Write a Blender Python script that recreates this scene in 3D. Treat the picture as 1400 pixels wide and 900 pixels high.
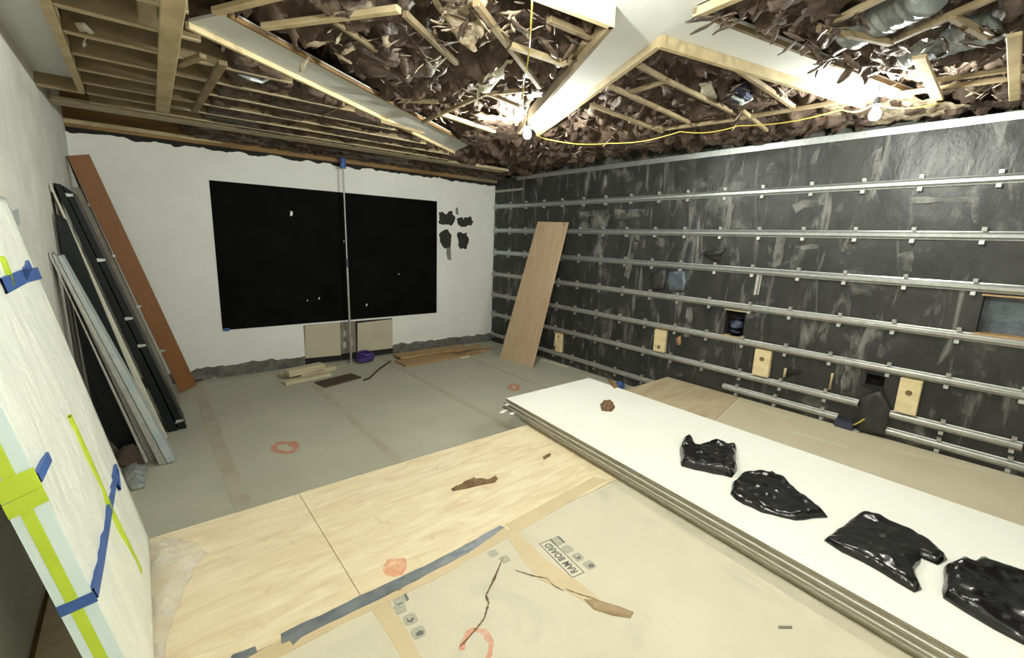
import bpy, bmesh, math, random
from mathutils import Vector, Matrix, noise
from mathutils.geometry import delaunay_2d_cdt
random.seed(7)
scene = bpy.context.scene
C = scene.collection
for o in list(bpy.data.objects): bpy.data.objects.remove(o)

# ------------------------------------------------------------------ camera
CAM_H = 1.95                      # above the sunken floor (1.67 m above the riser)
FPX = 617.85
M = ((0.77637259, -0.62927502, 0.03547611),
     (-0.09449116, -0.17186043, -0.98057912),
     (0.62315089, 0.75794257, -0.19288865))   # rows: camera right, down, forward in world axes
cd = bpy.data.cameras.new('camera'); cam = bpy.data.objects.new('camera', cd); C.objects.link(cam)
cd.sensor_fit = 'HORIZONTAL'; cd.sensor_width = 36; cd.lens = FPX/1400*36; cd.clip_start = .02
r, d, f = (Vector(v) for v in M)
cam.matrix_world = Matrix(((r.x, -d.x, -f.x, 0), (r.y, -d.y, -f.y, 0), (r.z, -d.z, -f.z, CAM_H), (0, 0, 0, 1)))
scene.camera = cam
# ------------------------------------------------------------------ world + exposure
w = bpy.data.worlds.new('world'); scene.world = w; w.use_nodes = True
w.node_tree.nodes['Background'].inputs[0].default_value = (.9, .95, 1, 1)
w.node_tree.nodes['Background'].inputs[1].default_value = .02
vs = scene.view_settings
vs.view_transform = 'Standard'; vs.look = 'None'; vs.gamma = 1; vs.use_curve_mapping = False
vs.exposure = 0.0
BULB_W = (122.0, 88.0, 72.0, 104.0)   # radiant power of the bare bulbs

# ------------------------------------------------------------------ pixel -> point on a known plane
def ray(u, v): return ((u-700)/FPX)*r + ((v-450)/FPX)*d + f
O = Vector((0, 0, CAM_H))
def PZ(u, v, z): q = ray(u, v); return O + q*((z-CAM_H)/q.z)
def PX(u, v, x): q = ray(u, v); return O + q*(x/q.x)
def PY(u, v, y): q = ray(u, v); return O + q*(y/q.y)

XR, XL, YB, YN = 5.19, -.49, 6.935, -1.6     # right wall, left wall, back wall, wall behind the camera
ZR = .283                                     # top of the riser
ZC = 2.97                                     # underside of the dropped ceiling frames
ZW = 3.06                                     # white ceiling panels above them

# ------------------------------------------------------------------ materials
MATS = {}
def mat(name, col, rough=.6, metal=0, col2=None, nscale=4, stretch=(1, 1, 1), bump=0, bscale=30, spec=.5,
        contrast=(.35, .65), detail=5, bstretch=None, col3=None, n3=1.5, c3=(.6, .75), alpha=None, trans=0, emit=None, dist=0, coat=0, streak=None):
    if name in MATS: return MATS[name]
    m = bpy.data.materials.new(name); m.use_nodes = True; MATS[name] = m
    n = m.node_tree.nodes; l = m.node_tree.links; b = n['Principled BSDF']
    b.inputs['Base Color'].default_value = (*col, 1); b.inputs['Roughness'].default_value = rough
    b.inputs['Metallic'].default_value = metal; b.inputs['Specular IOR Level'].default_value = spec
    b.inputs['Coat Weight'].default_value = coat
    if trans: b.inputs['Transmission Weight'].default_value = trans
    tc = n.new('ShaderNodeTexCoord')
    def mapped(s):
        mp = n.new('ShaderNodeMapping'); mp.inputs['Scale'].default_value = s
        l.new(tc.outputs['Object'], mp.inputs[0]); return mp.outputs[0]
    def nz(s, sc, det, di=0):
        t = n.new('ShaderNodeTexNoise'); t.inputs['Scale'].default_value = sc; t.inputs['Detail'].default_value = det
        t.inputs['Distortion'].default_value = di; t.inputs['Roughness'].default_value = .62
        l.new(mapped(s), t.inputs['Vector']); return t.outputs['Fac']
    def ramp(src, lo, hi):
        rp = n.new('ShaderNodeMapRange'); rp.inputs[1].default_value = lo; rp.inputs[2].default_value = hi
        l.new(src, rp.inputs[0]); return rp.outputs[0]
    out = None
    if col2:
        mx = n.new('ShaderNodeMix'); mx.data_type = 'RGBA'
        mx.inputs[6].default_value = (*col, 1); mx.inputs[7].default_value = (*col2, 1)
        l.new(ramp(nz(stretch, nscale, detail, dist), *contrast), mx.inputs[0]); out = mx.outputs[2]
    if col3:
        mx = n.new('ShaderNodeMix'); mx.data_type = 'RGBA'
        if out: l.new(out, mx.inputs[6])
        else: mx.inputs[6].default_value = (*col, 1)
        mx.inputs[7].default_value = (*col3, 1)
        l.new(ramp(nz((1, 1, 1), n3, 6, .6), *c3), mx.inputs[0]); out = mx.outputs[2]
    if streak:
        mx = n.new('ShaderNodeMix'); mx.data_type = 'RGBA'
        if out: l.new(out, mx.inputs[6])
        mx.inputs[7].default_value = (*streak[0], 1)
        l.new(ramp(nz(streak[1], streak[2], 6, 1.2), *streak[3]), mx.inputs[0]); out = mx.outputs[2]
    if out: l.new(out, b.inputs['Base Color'])
    if bump:
        bp = n.new('ShaderNodeBump'); bp.inputs['Strength'].default_value = bump; bp.inputs['Distance'].default_value = .02
        l.new(nz(bstretch or stretch, bscale, 6, .3), bp.inputs['Height']); l.new(bp.outputs[0], b.inputs['Normal'])
    if alpha is not None:
        if isinstance(alpha, tuple): l.new(ramp(nz((1, 1, 1), alpha[0], 6), alpha[1], alpha[2]), b.inputs['Alpha'])
        else: b.inputs['Alpha'].default_value = alpha
    if emit:
        b.inputs['Emission Color'].default_value = (*emit[0], 1); b.inputs['Emission Strength'].default_value = emit[1]
    return m

white_wall = mat('white_plaster', (.78, .79, .76), .75, col2=(.70, .71, .68), nscale=1.6, bump=.15, bscale=14, contrast=(.3, .75), col3=(.50, .49, .44), n3=5, c3=(.70, .80))
left_plaster = mat('left_plaster', (.66, .66, .61), .8, col2=(.52, .51, .46), nscale=2.2, bump=.2, bscale=10, contrast=(.35, .7), col3=(.45, .40, .33), n3=4, c3=(.68, .8))
concrete = mat('grey_concrete', (.17, .17, .15), .9, col2=(.09, .09, .08), nscale=9, bump=.6, bscale=30)
black_panel = mat('black_panel', (.0025, .003, .0026), .7, col2=(.005, .0055, .005), nscale=3, bump=.1, bscale=8, spec=.04)
patch_dark = mat('bare_dark', (.022, .022, .019), .9, col2=(.035, .034, .03), nscale=20, bump=.4, bscale=50)
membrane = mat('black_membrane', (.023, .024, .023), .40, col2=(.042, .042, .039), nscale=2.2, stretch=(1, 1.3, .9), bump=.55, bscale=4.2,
               bstretch=(1, 1.6, .8), contrast=(.35, .7), col3=(.17, .17, .155), n3=2.6, c3=(.60, .80), spec=.3, dist=.8, streak=((.24, .24, .22), (1, 4.2, .9), 1.5, (.56, .78)))  # pale streak layer paints crease highlights into the membrane colour
galv = mat('galvanized', (.62, .64, .63), .38, .85, col2=(.50, .52, .51), nscale=25, bump=.03, bscale=60)
galv_dull = mat('galvanized_dull', (.50, .50, .47), .5, .7, col2=(.40, .40, .37), nscale=18)
pine = mat('pine', (.50, .40, .24), .7, col2=(.36, .27, .145), nscale=3, stretch=(2, 2, 2), bump=.1, bscale=40)
pine_lt = mat('pine_light', (.74, .62, .38), .6, col2=(.60, .46, .25), nscale=4, stretch=(1.5, 1.5, 3), bump=.1, bscale=40)
pale_wood_m = mat('pale_wood', (.46, .38, .25), .75, col2=(.36, .29, .18), nscale=5)
joist_m = mat('joist_wood', (.27, .205, .115), .8, col2=(.16, .115, .06), nscale=3.5, bump=.15, bscale=30)
rim_m = mat('rim_board', (.27, .155, .055), .7, col2=(.17, .09, .03), nscale=3, stretch=(.5, 3, 3), bump=.1)
deck_m = mat('subfloor_deck', (.16, .11, .055), .8, col2=(.09, .06, .03), nscale=5, bump=.2)
ply = mat('plywood', (.80, .69, .48), .55, col2=(.66, .51, .31), nscale=3.4, stretch=(.8, 4.2, 1), bump=.08, bscale=20, contrast=(.36, .70), detail=9, col3=(.55, .40, .24), n3=8, c3=(.60, .78), dist=1.0)
ply_tan = mat('plywood_tan', (.56, .46, .31), .6, col2=(.42, .32, .20), nscale=2.5, stretch=(1, 4, 1), bump=.06)
ply_lean = mat('plywood_leaning', (.58, .43, .29), .6, col2=(.48, .33, .20), nscale=2.0, stretch=(4, 5, .6), bump=.06, contrast=(.35, .7), dist=.8)
card = mat('grey_cardboard', (.62, .57, .44), .7, col2=(.56, .515, .39), nscale=1.6, bump=.15, bscale=4, contrast=(.35, .7), col3=(.46, .43, .33), n3=2.6, c3=(.54, .80))
card_r = mat('tan_cardboard', (.60, .53, .385), .7, col2=(.52, .455, .325), nscale=1.4, bump=.10, bscale=5, contrast=(.35, .7))
kraft = mat('kraft_tape', (.62, .49, .30), .55, col2=(.55, .43, .25), nscale=3, bump=.1, bscale=10)
duct = mat('duct_tape', (.16, .18, .20), .28, .25, col2=(.26, .28, .30), nscale=12, bump=.25, bscale=16, spec=.7)
floor_m = mat('grey_board', (.45, .44, .345), .75, col2=(.39, .38, .295), nscale=1.5, bump=.1, bscale=10, contrast=(.35, .7), col3=(.26, .24, .18), n3=2.4, c3=(.66, .85))
seam_m = mat('seam_compound', (.35, .31, .225), .8, col2=(.45, .42, .33), nscale=3, contrast=(.3, .7))
dry_top = mat('drywall_face', (.86, .855, .79), .65, col2=(.83, .82, .75), nscale=3, bump=.02)
dry_side = mat('drywall_edge', (.34, .30, .22), .85, col2=(.24, .205, .145), nscale=8, stretch=(1, 1, 6))
ceil_w = mat('white_ceiling_board', (.60, .61, .59), .85, col2=(.56, .57, .55), nscale=2)
bagm = mat('black_plastic', (.006, .006, .0065), .22, bump=.3, bscale=7, spec=.6, bstretch=(1, 1, 1))
insul = mat('kraft_insulation', (.105, .066, .045), .62, col2=(.052, .033, .023), nscale=4, bump=1.0, bscale=14, contrast=(.38, .62), col3=(.34, .27, .20), n3=7.5, c3=(.60, .76), spec=.5)
fibre = mat('fibre', (.52, .44, .33), .8, col2=(.30, .22, .14), nscale=9, bump=.8, bscale=30)
fibre_w = mat('fibre_white', (.75, .71, .60), .85, col2=(.55, .49, .38), nscale=14, bump=.9, bscale=35)
foil = mat('duct_foil', (.42, .46, .47), .3, .6, col2=(.25, .27, .28), nscale=5, bump=.6, bscale=7)
wrap = mat('plastic_wrap', (.86, .88, .80), .32, col2=(.76, .79, .72), nscale=2.4, stretch=(2, 2, .7), bump=1.0, bscale=3.2, bstretch=(2, 2.2, 1.0), spec=.7, contrast=(.3, .65))
wrap_edge = mat('pale_blue_wrap', (.62, .74, .76), .35, col2=(.70, .80, .80), nscale=3, bump=.2, bscale=8)
clear_pl = mat('clear_plastic', (.92, .90, .84), .18, bump=.9, bscale=10, alpha=(6, .25, 1.15), spec=.8)
green_t = mat('green_tape', (.52, .66, .04), .5, col2=(.44, .56, .03), nscale=6)
blue_t = mat('blue_tape', (.045, .115, .36), .5, col2=(.03, .085, .28), nscale=6)
orange_b = mat('orange_board', (.24, .095, .026), .5, col2=(.20, .078, .02), nscale=2, stretch=(3, 3, .6))
spray = mat('orange_spray', (.95, .36, .22), .7, alpha=(14, .25, 1.35))
spray_d = mat('orange_spray_dull', (.80, .34, .21), .7, alpha=(12, .15, 1.2))
ink = mat('grey_ink', (.14, .14, .13), .8)
ink_l = mat('pale_ink', (.33, .32, .26), .8, col2=(.46, .43, .34), nscale=60)
brown_p = mat('brown_paper', (.22, .13, .06), .75, col2=(.12, .065, .028), nscale=15, bump=.6, bscale=30)
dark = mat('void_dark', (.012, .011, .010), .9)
navy = mat('navy_pipe', (.035, .04, .07), .45)
greyblue = mat('grey_blue_foil', (.13, .155, .18), .4, .3, col2=(.07, .085, .10), nscale=6, bump=.6, bscale=10)
cable_y = mat('yellow_cable', (.55, .43, .09), .4)
cord_d = mat('black_cord', (.02, .02, .02), .5)
black_slab = mat('black_slab', (.006, .008, .010), .45, spec=.3, bump=.1, bscale=20)
cream = mat('cream_edge', (.62, .60, .48), .6, col2=(.52, .50, .40), nscale=10)
bluepane = mat('blue_grey_board', (.34, .41, .44), .4, col2=(.46, .48, .46), nscale=6)
redb = mat('dark_red_board', (.09, .022, .014), .6)
grey_bd = mat('grey_board_edge', (.24, .22, .18), .7, col2=(.17, .15, .12), nscale=6)
tanpan = mat('tan_panel', (.50, .45, .34), .7, col2=(.45, .40, .30), nscale=3)
purple = mat('purple_strap', (.055, .028, .19), .5)
dkbrown = mat('dark_brown_board', (.075, .05, .03), .7, col2=(.05, .034, .02), nscale=8)
rubble = mat('rubble', (.10, .07, .055), .9, col2=(.16, .12, .09), nscale=9, bump=.7, bscale=18)
offwhite_wood = mat('pale_lumber', (.58, .52, .36), .7, col2=(.47, .40, .26), nscale=6, stretch=(1, 4, 4), bump=.1)
brown_wood = mat('brown_lumber', (.42, .27, .13), .65, col2=(.30, .18, .08), nscale=4, stretch=(1, 5, 3), bump=.1, dist=.5)
bulb_m = mat('bulb_glow', (1, .95, .85), .3)

# ------------------------------------------------------------------ mesh helpers
def link(name, me, m, parent=None, kind=None, smooth=False):
    o = bpy.data.objects.new(name, me); C.objects.link(o)
    if m is not None and not me.materials:
        for x in (m if isinstance(m, (list, tuple)) else [m]): me.materials.append(x)
    if parent: o.parent = parent
    if kind: o['kind'] = kind
    if smooth:
        for p in me.polygons: p.use_smooth = True
    return o
def from_bm(name, bm, m, parent=None, kind=None, smooth=False):
    bmesh.ops.recalc_face_normals(bm, faces=bm.faces)
    me = bpy.data.meshes.new(name); bm.to_mesh(me); bm.free()
    return link(name, me, m, parent, kind, smooth)
def tag(o, label, cat, group=None):
    o['label'] = label; o['category'] = cat
    if group: o['group'] = group
    return o
def empty(name, loc, label=None, cat=None, group=None):
    o = bpy.data.objects.new(name, None); C.objects.link(o); o.location = loc; o.empty_display_size = .1
    if label: tag(o, label, cat, group)
    return o
def adopt(child, parent):                       # child mesh is in world coordinates
    child.parent = parent; child.matrix_parent_inverse = Matrix.Translation(-Vector(parent.location))
    return child
def hexa(bm, lo, hi, mi=0):                     # prism between two equal rings of points
    a = [bm.verts.new(p) for p in lo]; b = [bm.verts.new(p) for p in hi]; n = len(a)
    fs = [bm.faces.new(a[::-1]), bm.faces.new(b)]
    for i in range(n): fs.append(bm.faces.new((a[i], a[(i+1) % n], b[(i+1) % n], b[i])))
    for x in fs: x.material_index = mi
    return fs
def box(bm, x0, x1, y0, y1, z0, z1):
    return hexa(bm, [(x0, y0, z0), (x1, y0, z0), (x1, y1, z0), (x0, y1, z0)], [(x0, y0, z1), (x1, y0, z1), (x1, y1, z1), (x0, y1, z1)])
def bx(name, m, b6, parent=None, kind=None, bevel=0):
    bm = bmesh.new(); box(bm, *b6)
    if bevel: bmesh.ops.bevel(bm, geom=bm.edges[:], offset=bevel, segments=1, affect='EDGES')
    return from_bm(name, bm, m, parent, kind)
def bar(bm, a, b, wd, ht, up=Vector((0, 0, 1)), drop=0.0):   # a beam whose lower centre line runs a -> b
    a, b = Vector(a), Vector(b); t = (b-a).normalized(); s = t.cross(up)
    s = (s.normalized() if s.length > 1e-4 else Vector((1, 0, 0)))*(wd/2); u = s.cross(t).normalized()*ht
    if u.dot(up) < 0: u = -u
    return hexa(bm, [a-s, a+s, b+s, b-s], [a-s+u, a+s+u, b+s+u, b-s+u])
def beam(name, m, a, b, wd, ht, parent=None, up=Vector((0, 0, 1)), bevel=.004):
    bm = bmesh.new(); bar(bm, a, b, wd, ht, up)
    if bevel: bmesh.ops.bevel(bm, geom=bm.edges[:], offset=bevel, segments=1, affect='EDGES')
    return from_bm(name, bm, m, parent)
def tube(bm, pts, rad, seg=8):
    pts = [Vector(p) for p in pts]; rings = []
    for i, p in enumerate(pts):
        t = (pts[min(i+1, len(pts)-1)]-pts[max(i-1, 0)]).normalized()
        s = t.cross(Vector((0, 0, 1)));  s = s.normalized() if s.length > 1e-3 else Vector((1, 0, 0))
        u = s.cross(t); rr = rad[i] if isinstance(rad, (list, tuple)) else rad
        rings.append([bm.verts.new(p+(s*math.cos(k*2*math.pi/seg)+u*math.sin(k*2*math.pi/seg))*rr) for k in range(seg)])
    for a, b in zip(rings, rings[1:]):
        for k in range(seg): bm.faces.new((a[k], a[(k+1) % seg], b[(k+1) % seg], b[k]))
    bm.faces.new(rings[0][::-1]); bm.faces.new(rings[-1])
def fr(x, y, z=0, o=4): return noise.fractal(Vector((x, y, z)), .6, 2.1, o)
def jag(pts, step, amp, seed=0.0):               # roughen a closed outline
    out = []
    n = len(pts)
    for i in range(n):
        a, b = Vector(pts[i][:2]), Vector(pts[(i+1) % n][:2]); L = (b-a).length; k = max(1, int(L/step))
        nn = Vector((b.y-a.y, a.x-b.x)).normalized() if L > 0 else Vector((0, 0))
        for j in range(k):
            p = a.lerp(b, j/k); out.append(p+nn*(fr(p.x*7+seed, p.y*7-seed, seed, 3)*amp))
    return out
def inside(p, poly):
    c = False; n = len(poly); j = n-1
    for i in range(n):
        a, b = poly[i], poly[j]
        if (a[1] > p[1]) != (b[1] > p[1]) and p[0] < (b[0]-a[0])*(p[1]-a[1])/(b[1]-a[1])+a[0]: c = not c
        j = i
    return c
def edgedist(p, poly):
    m = 9e9
    for i in range(len(poly)):
        a = Vector(poly[i]); b = Vector(poly[(i+1) % len(poly)]); ab = b-a; q = Vector(p)
        t = max(0, min(1, (q-a).dot(ab)/max(ab.length_squared, 1e-12))); m = min(m, (q-a-ab*t).length)
    return m
def blanket(name, m, outline, step, top, bottom, parent=None, kind=None, smooth=True, frame=None):
    """closed sheet over a 2D outline: top(x,y,d) and bottom(x,y,d) give heights, d = distance to the rim; frame maps (a,b,h) to world"""
    ol = [Vector(p[:2]) for p in outline]
    pts = list(ol); n = len(ol)
    xs = [p.x for p in ol]; ys = [p.y for p in ol]
    x = min(xs)+step*.5
    row = 0
    while x < max(xs):
        y = min(ys)+step*(.5 if row % 2 else .25)
        while y < max(ys):
            q = Vector((x+random.uniform(-.15, .15)*step, y+random.uniform(-.15, .15)*step))
            if inside(q, ol) and edgedist(q, ol) > step*.45: pts.append(q)
            y += step
        x += step*.9; row += 1
    vs_, es_, fs_, *_ = delaunay_2d_cdt(pts, [(i, (i+1) % n) for i in range(n)], [], 1, 1e-5)
    fm = frame or (lambda a, b, h: (a, b, h))
    bm = bmesh.new(); T = []; B = []
    for v in vs_:
        dd = edgedist(v, ol)
        T.append(bm.verts.new(fm(v.x, v.y, top(v.x, v.y, dd)))); B.append(bm.verts.new(fm(v.x, v.y, bottom(v.x, v.y, dd))))
    cnt = {}
    for fc in fs_:
        try: bm.faces.new([T[i] for i in fc]); bm.faces.new([B[i] for i in fc][::-1])
        except ValueError: continue
        for i in range(len(fc)):
            e = (fc[i], fc[(i+1) % len(fc)]); k = (min(e), max(e)); cnt.setdefault(k, []).append(e)
    for k, e in cnt.items():
        if len(e) == 1:
            a, b = e[0]
            try: bm.faces.new((T[b], T[a], B[a], B[b]))
            except ValueError: pass
    bmesh.ops.remove_doubles(bm, verts=bm.verts, dist=1e-5)
    return from_bm(name, bm, m, parent, kind, smooth)
def slab(name, m, outline, z0, z1, parent=None, frame=None, mside=None):   # flat plate over a polygon
    fm = frame or (lambda a, b, h: (a, b, h))
    bm = bmesh.new(); fs = hexa(bm, [fm(p[0], p[1], z0) for p in outline], [fm(p[0], p[1], z1) for p in outline])
    if mside:
        for x in fs[2:]: x.material_index = 1
    return from_bm(name, bm, [m, mside] if mside else m, parent)
backf = lambda a, b, h: (a, YB-h, b)             # plates on the back wall: (x, z, out)
rightf = lambda a, b, h: (XR-h, a, b)            # plates on the right wall: (y, z, out)

# ================================================================== SETTING
def struct(o, label=None):
    o['kind'] = 'structure'
    if label: o['label'] = label
    return o
floor_o = struct(bx('floor', concrete, (XL-.3, XR+.4, YN-.1, YB+.3, -.12, -.014)), 'sunken floor of grey boards with taped seams')
def frame_pt(u, v, z=ZR): p = PZ(u, v, z); return (p.x, p.y)
seams = [.40, 1.60, 2.875, 4.1]
edges_x = [XL-.02]+seams+[XR+.02]
for a, b in zip(edges_x, edges_x[1:]):
    bx('floor_panel', floor_m, (a+.012, b-.012, 2.0, YB+.02, -.014, 0), floor_o, bevel=.003)
for x, wd in zip(seams, (.11, .075, .075, .06)):
    ol = jag([(x-wd/2, 2.9), (x+wd/2, 2.9), (x+wd/2, YB-.05), (x-wd/2, YB-.05)], .09, .018, x)
    blanket('seam_strip', seam_m, ol, .2, lambda a, b, dd: .0022, lambda a, b, dd: -.002, floor_o, smooth=False)
# riser
riser = struct(bx('floor_riser', rim_m, (XL-.05, 4.0, YN, 2.885, 0, ZR-.012)), 'raised riser carrying the plywood and cardboard')
adopt(bx('riser_return', rim_m, (4.0, XR, YN, 3.06, 0, ZR-.012)), riser)
# left wall, near wall
wl = struct(bx('wall_left', left_plaster, (XL-.2, XL, YN, YB+.2, -.1, 3.5)), 'patchy off-white plaster wall')
wn = struct(bx('wall_near', left_plaster, (XL-.2, XR+.3, YN-.2, YN, -.1, 3.5)), 'plaster wall behind the camera')
# back wall: concrete with a white skin that stops short at head and foot
wb = struct(bx('wall_back', concrete, (XL-.2, XR+.3, YB+.01, YB+.3, -.1, 3.5)), 'white skimmed wall with a large black panel')
BX0, BX1, BZ0, BZ1 = .750, 3.965, .645, 2.548
TX0, TXa, TXb, TX1 = 1.755, 2.275, 2.53, 3.135
def skin(name, ol, seed, jagged):
    out = []
    for i, p in enumerate(ol):
        q = ol[(i+1) % len(ol)]; a, b = Vector(p), Vector(q)
        if i in jagged:
            k = max(1, int((b-a).length/.035))
            for j in range(k):
                t = a.lerp(b, j/k); g = 0 if j == 0 else fr(t.x*5+seed, t.y*5, seed, 4)*.035+fr(t.x*1.3+seed, 2, seed, 2)*.02
                out.append(t+Vector((0, g)))
        else: out.append(a)
    return blanket(name, white_wall, out, .3, lambda a, b, dd: .0, lambda a, b, dd: -.03, wb, smooth=False, frame=backf)
ZT, ZB = 2.915, .155
skin('plaster_skin', [(XL, ZB), (BX0, ZB), (BX0, ZT), (XL, ZT)], 1, {0, 2})
skin('plaster_skin', [(BX0, BZ1), (BX1, BZ1), (BX1, ZT), (BX0, ZT)], 2, {2})
skin('plaster_skin', [(BX1, ZB), (XR, ZB), (XR, ZT), (BX1, ZT)], 3, {0, 2})
skin('plaster_skin', [(BX0, ZB), (TX0, ZB), (TX0, BZ0), (BX0, BZ0)], 4, {0})
skin('plaster_skin', [(TX1, ZB), (BX1, ZB), (BX1, BZ0), (TX1, BZ0)], 5, {0})
bx('plaster_skin', white_wall, (TX0, TX1, YB, YB+.03, .618, BZ0), wb)
bpn = slab('black_panel', black_panel, [(BX0, BZ0), (2.345, BZ0), (2.345, BZ1), (BX0, BZ1)], -.03, .004, wb, backf)
bpn = slab('black_panel', black_panel, [(2.347, BZ0), (BX1, BZ0), (BX1, BZ1), (2.347, BZ1)], -.03, .004, wb, backf)
# flecks on the black panels
for (u, v, s) in ((398, 292, .035), (436, 408, .018), (501, 417, .022), (420, 411, .012), (470, 330, .012), (545, 375, .012)):
    p = PY(u, v, YB); slab('fleck', white_wall, [(p.x-s*.5, p.z-s), (p.x+s*.4, p.z-s*.8), (p.x+s*.6, p.z+s*.7), (p.x-s*.2, p.z+s)], .003, .0065, wb, backf)
# dark patches chipped out of the skin
for i, pix in enumerate(([(600, 291), (605, 287), (610, 293), (616, 289), (622, 297), (621, 305), (617, 309), (600, 306)],
                         [(625, 301), (632, 297), (634, 301), (635, 295), (643, 296), (646, 303), (644, 309), (627, 308)],
                         [(602, 318), (607, 315), (615, 317), (616, 330), (616, 337), (604, 337), (601, 325)],
                         [(626, 319), (638, 318), (641, 328), (638, 338), (629, 341), (625, 329)])):
    ol = [PY(u, v, YB) for u, v in pix]; ol = jag([(p.x, p.z) for p in ol], .03, .05, i*3.3)
    blanket('bare_patch', patch_dark, ol, .08, lambda a, b, dd: .002, lambda a, b, dd: -.003, wb, smooth=False, frame=backf)
for pix in ([(611, 337), (616, 336), (617, 356), (612, 355), (610, 346)], [(623, 284), (626, 284), (627, 294), (623, 293)]):
    ol = [PY(u, v, YB) for u, v in pix]
    slab('stain_patch', grey_bd, [(p.x, p.z) for p in ol], -.002, .0015, wb, backf)
p = PY(309, 451, YB); slab('blue_tape', blue_t, [(p.x-.03, p.z-.02), (p.x+.04, p.z-.02), (p.x+.04, p.z+.02), (p.x-.03, p.z+.02)], .0, .006, wb, backf)
# recess between the two tan panels
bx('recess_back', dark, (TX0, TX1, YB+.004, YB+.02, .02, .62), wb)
# right wall
HOLES = [(2.205, 2.43, .955, 1.262), (-.9, .408, 1.345, 1.66), (.905, 1.045, .73, .86)]
bm = bmesh.new()
wr = struct(bx('wall_right', concrete, (XR+.16, XR+.4, YN-.2, YB+.3, -.1, 3.5)), 'wall lined with black membrane behind metal channels')
for i, (ya, yb) in enumerate(((YN, -.25), (-.25, .62), (.62, 1.97), (1.97, 3.27), (3.27, 4.6), (4.6, 5.95), (5.95, YB-.003))):
    def line(lo, hi, cuts, st):
        s = sorted({lo, hi}|{c for c in cuts if lo < c < hi}); out = []
        for p, q in zip(s, s[1:]):
            k = max(1, round((q-p)/st)); out += [p+(q-p)*j/k for j in range(k)]
        return out+[hi]
    Y_ = line(ya, yb, [c for h in HOLES for c in h[:2]], .045); Z_ = line(0, 3.02, [c for h in HOLES for c in h[2:]], .045)
    bm = bmesh.new(); g = {}
    for a, y in enumerate(Y_):
        for c, z in enumerate(Z_):
            ed = min(y-ya, yb-y, .1)/.1
            wv = min(.022, .005+fr(y*1.7, z*1.1, 9, 3)*.007+abs(fr(y*4, z*2.2+3, 4, 3))*.010)+.0015*(i % 2)
            g[a, c] = bm.verts.new((XR-.004-max(0, wv)*(.7+.3*ed), y, z))
    for a in range(len(Y_)-1):
        for c in range(len(Z_)-1):
            ym, zm = (Y_[a]+Y_[a+1])/2, (Z_[c]+Z_[c+1])/2
            if any(h[0] < ym < h[1] and h[2] < zm < h[3] for h in HOLES): continue
            bm.faces.new((g[a, c], g[a+1, c], g[a+1, c+1], g[a, c+1]))
    for v in [v for v in bm.verts if not v.link_faces]: bm.verts.remove(v)
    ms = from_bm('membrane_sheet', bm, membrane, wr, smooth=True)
    md = ms.modifiers.new('thickness', 'SOLIDIFY'); md.thickness = .004; md.offset = 1; md.use_rim = False
# dusty scuffs on the membrane
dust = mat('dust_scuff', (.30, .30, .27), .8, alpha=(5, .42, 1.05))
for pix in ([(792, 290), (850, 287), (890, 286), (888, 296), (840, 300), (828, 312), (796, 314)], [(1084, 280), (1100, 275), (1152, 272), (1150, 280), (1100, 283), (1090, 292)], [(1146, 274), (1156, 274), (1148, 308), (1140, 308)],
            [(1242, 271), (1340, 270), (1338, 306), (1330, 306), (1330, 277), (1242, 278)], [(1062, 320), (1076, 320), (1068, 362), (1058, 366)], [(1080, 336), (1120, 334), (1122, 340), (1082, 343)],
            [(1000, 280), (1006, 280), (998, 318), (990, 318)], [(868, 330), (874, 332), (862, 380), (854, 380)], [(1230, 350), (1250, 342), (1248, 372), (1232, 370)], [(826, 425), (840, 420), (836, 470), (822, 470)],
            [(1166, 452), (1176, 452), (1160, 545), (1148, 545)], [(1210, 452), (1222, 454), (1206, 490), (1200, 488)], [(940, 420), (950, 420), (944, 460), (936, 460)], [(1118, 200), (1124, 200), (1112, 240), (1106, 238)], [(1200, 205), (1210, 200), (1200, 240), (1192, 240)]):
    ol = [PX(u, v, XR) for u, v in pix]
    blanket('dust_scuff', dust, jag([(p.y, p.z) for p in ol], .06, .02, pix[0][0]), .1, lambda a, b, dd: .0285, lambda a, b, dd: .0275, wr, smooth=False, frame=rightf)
# linings of the openings
def lined(h, back, sill, parent):
    y0, y1, z0, z1 = h
    bx('opening_back', back, (XR+.12, XR+.13, y0-.02, y1+.02, z0-.02, z1+.02), parent)
    bx('opening_sill', sill, (XR-.03, XR+.12, y0-.01, y1+.01, z0-.014, z0+.008), parent)
    bx('opening_head', sill, (XR-.03, XR+.12, y0-.01, y1+.01, z1-.009, z1+.004), parent)
    bx('opening_jamb', dark, (XR+.006, XR+.12, y1, y1+.02, z0, z1), parent)
    bx('opening_jamb', dark, (XR+.006, XR+.12, y0-.02, y0, z0, z1), parent)
lined(HOLES[0], dark, pine, wr); lined(HOLES[1], greyblue, brown_wood, wr); lined(HOLES[2], dark, dark, wr)

# ------------------------------------------------------------------ ceiling
ceil = struct(bx('ceiling', deck_m, (XL-.2, XR+.3, YN-.2, YB+.3, 3.42, 3.5)), 'stripped ceiling of joists and torn insulation')
Zs = ZC
def px_line(u0, v0, u1, v1, z): return PZ(u0, v0, z), PZ(u1, v1, z)
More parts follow.
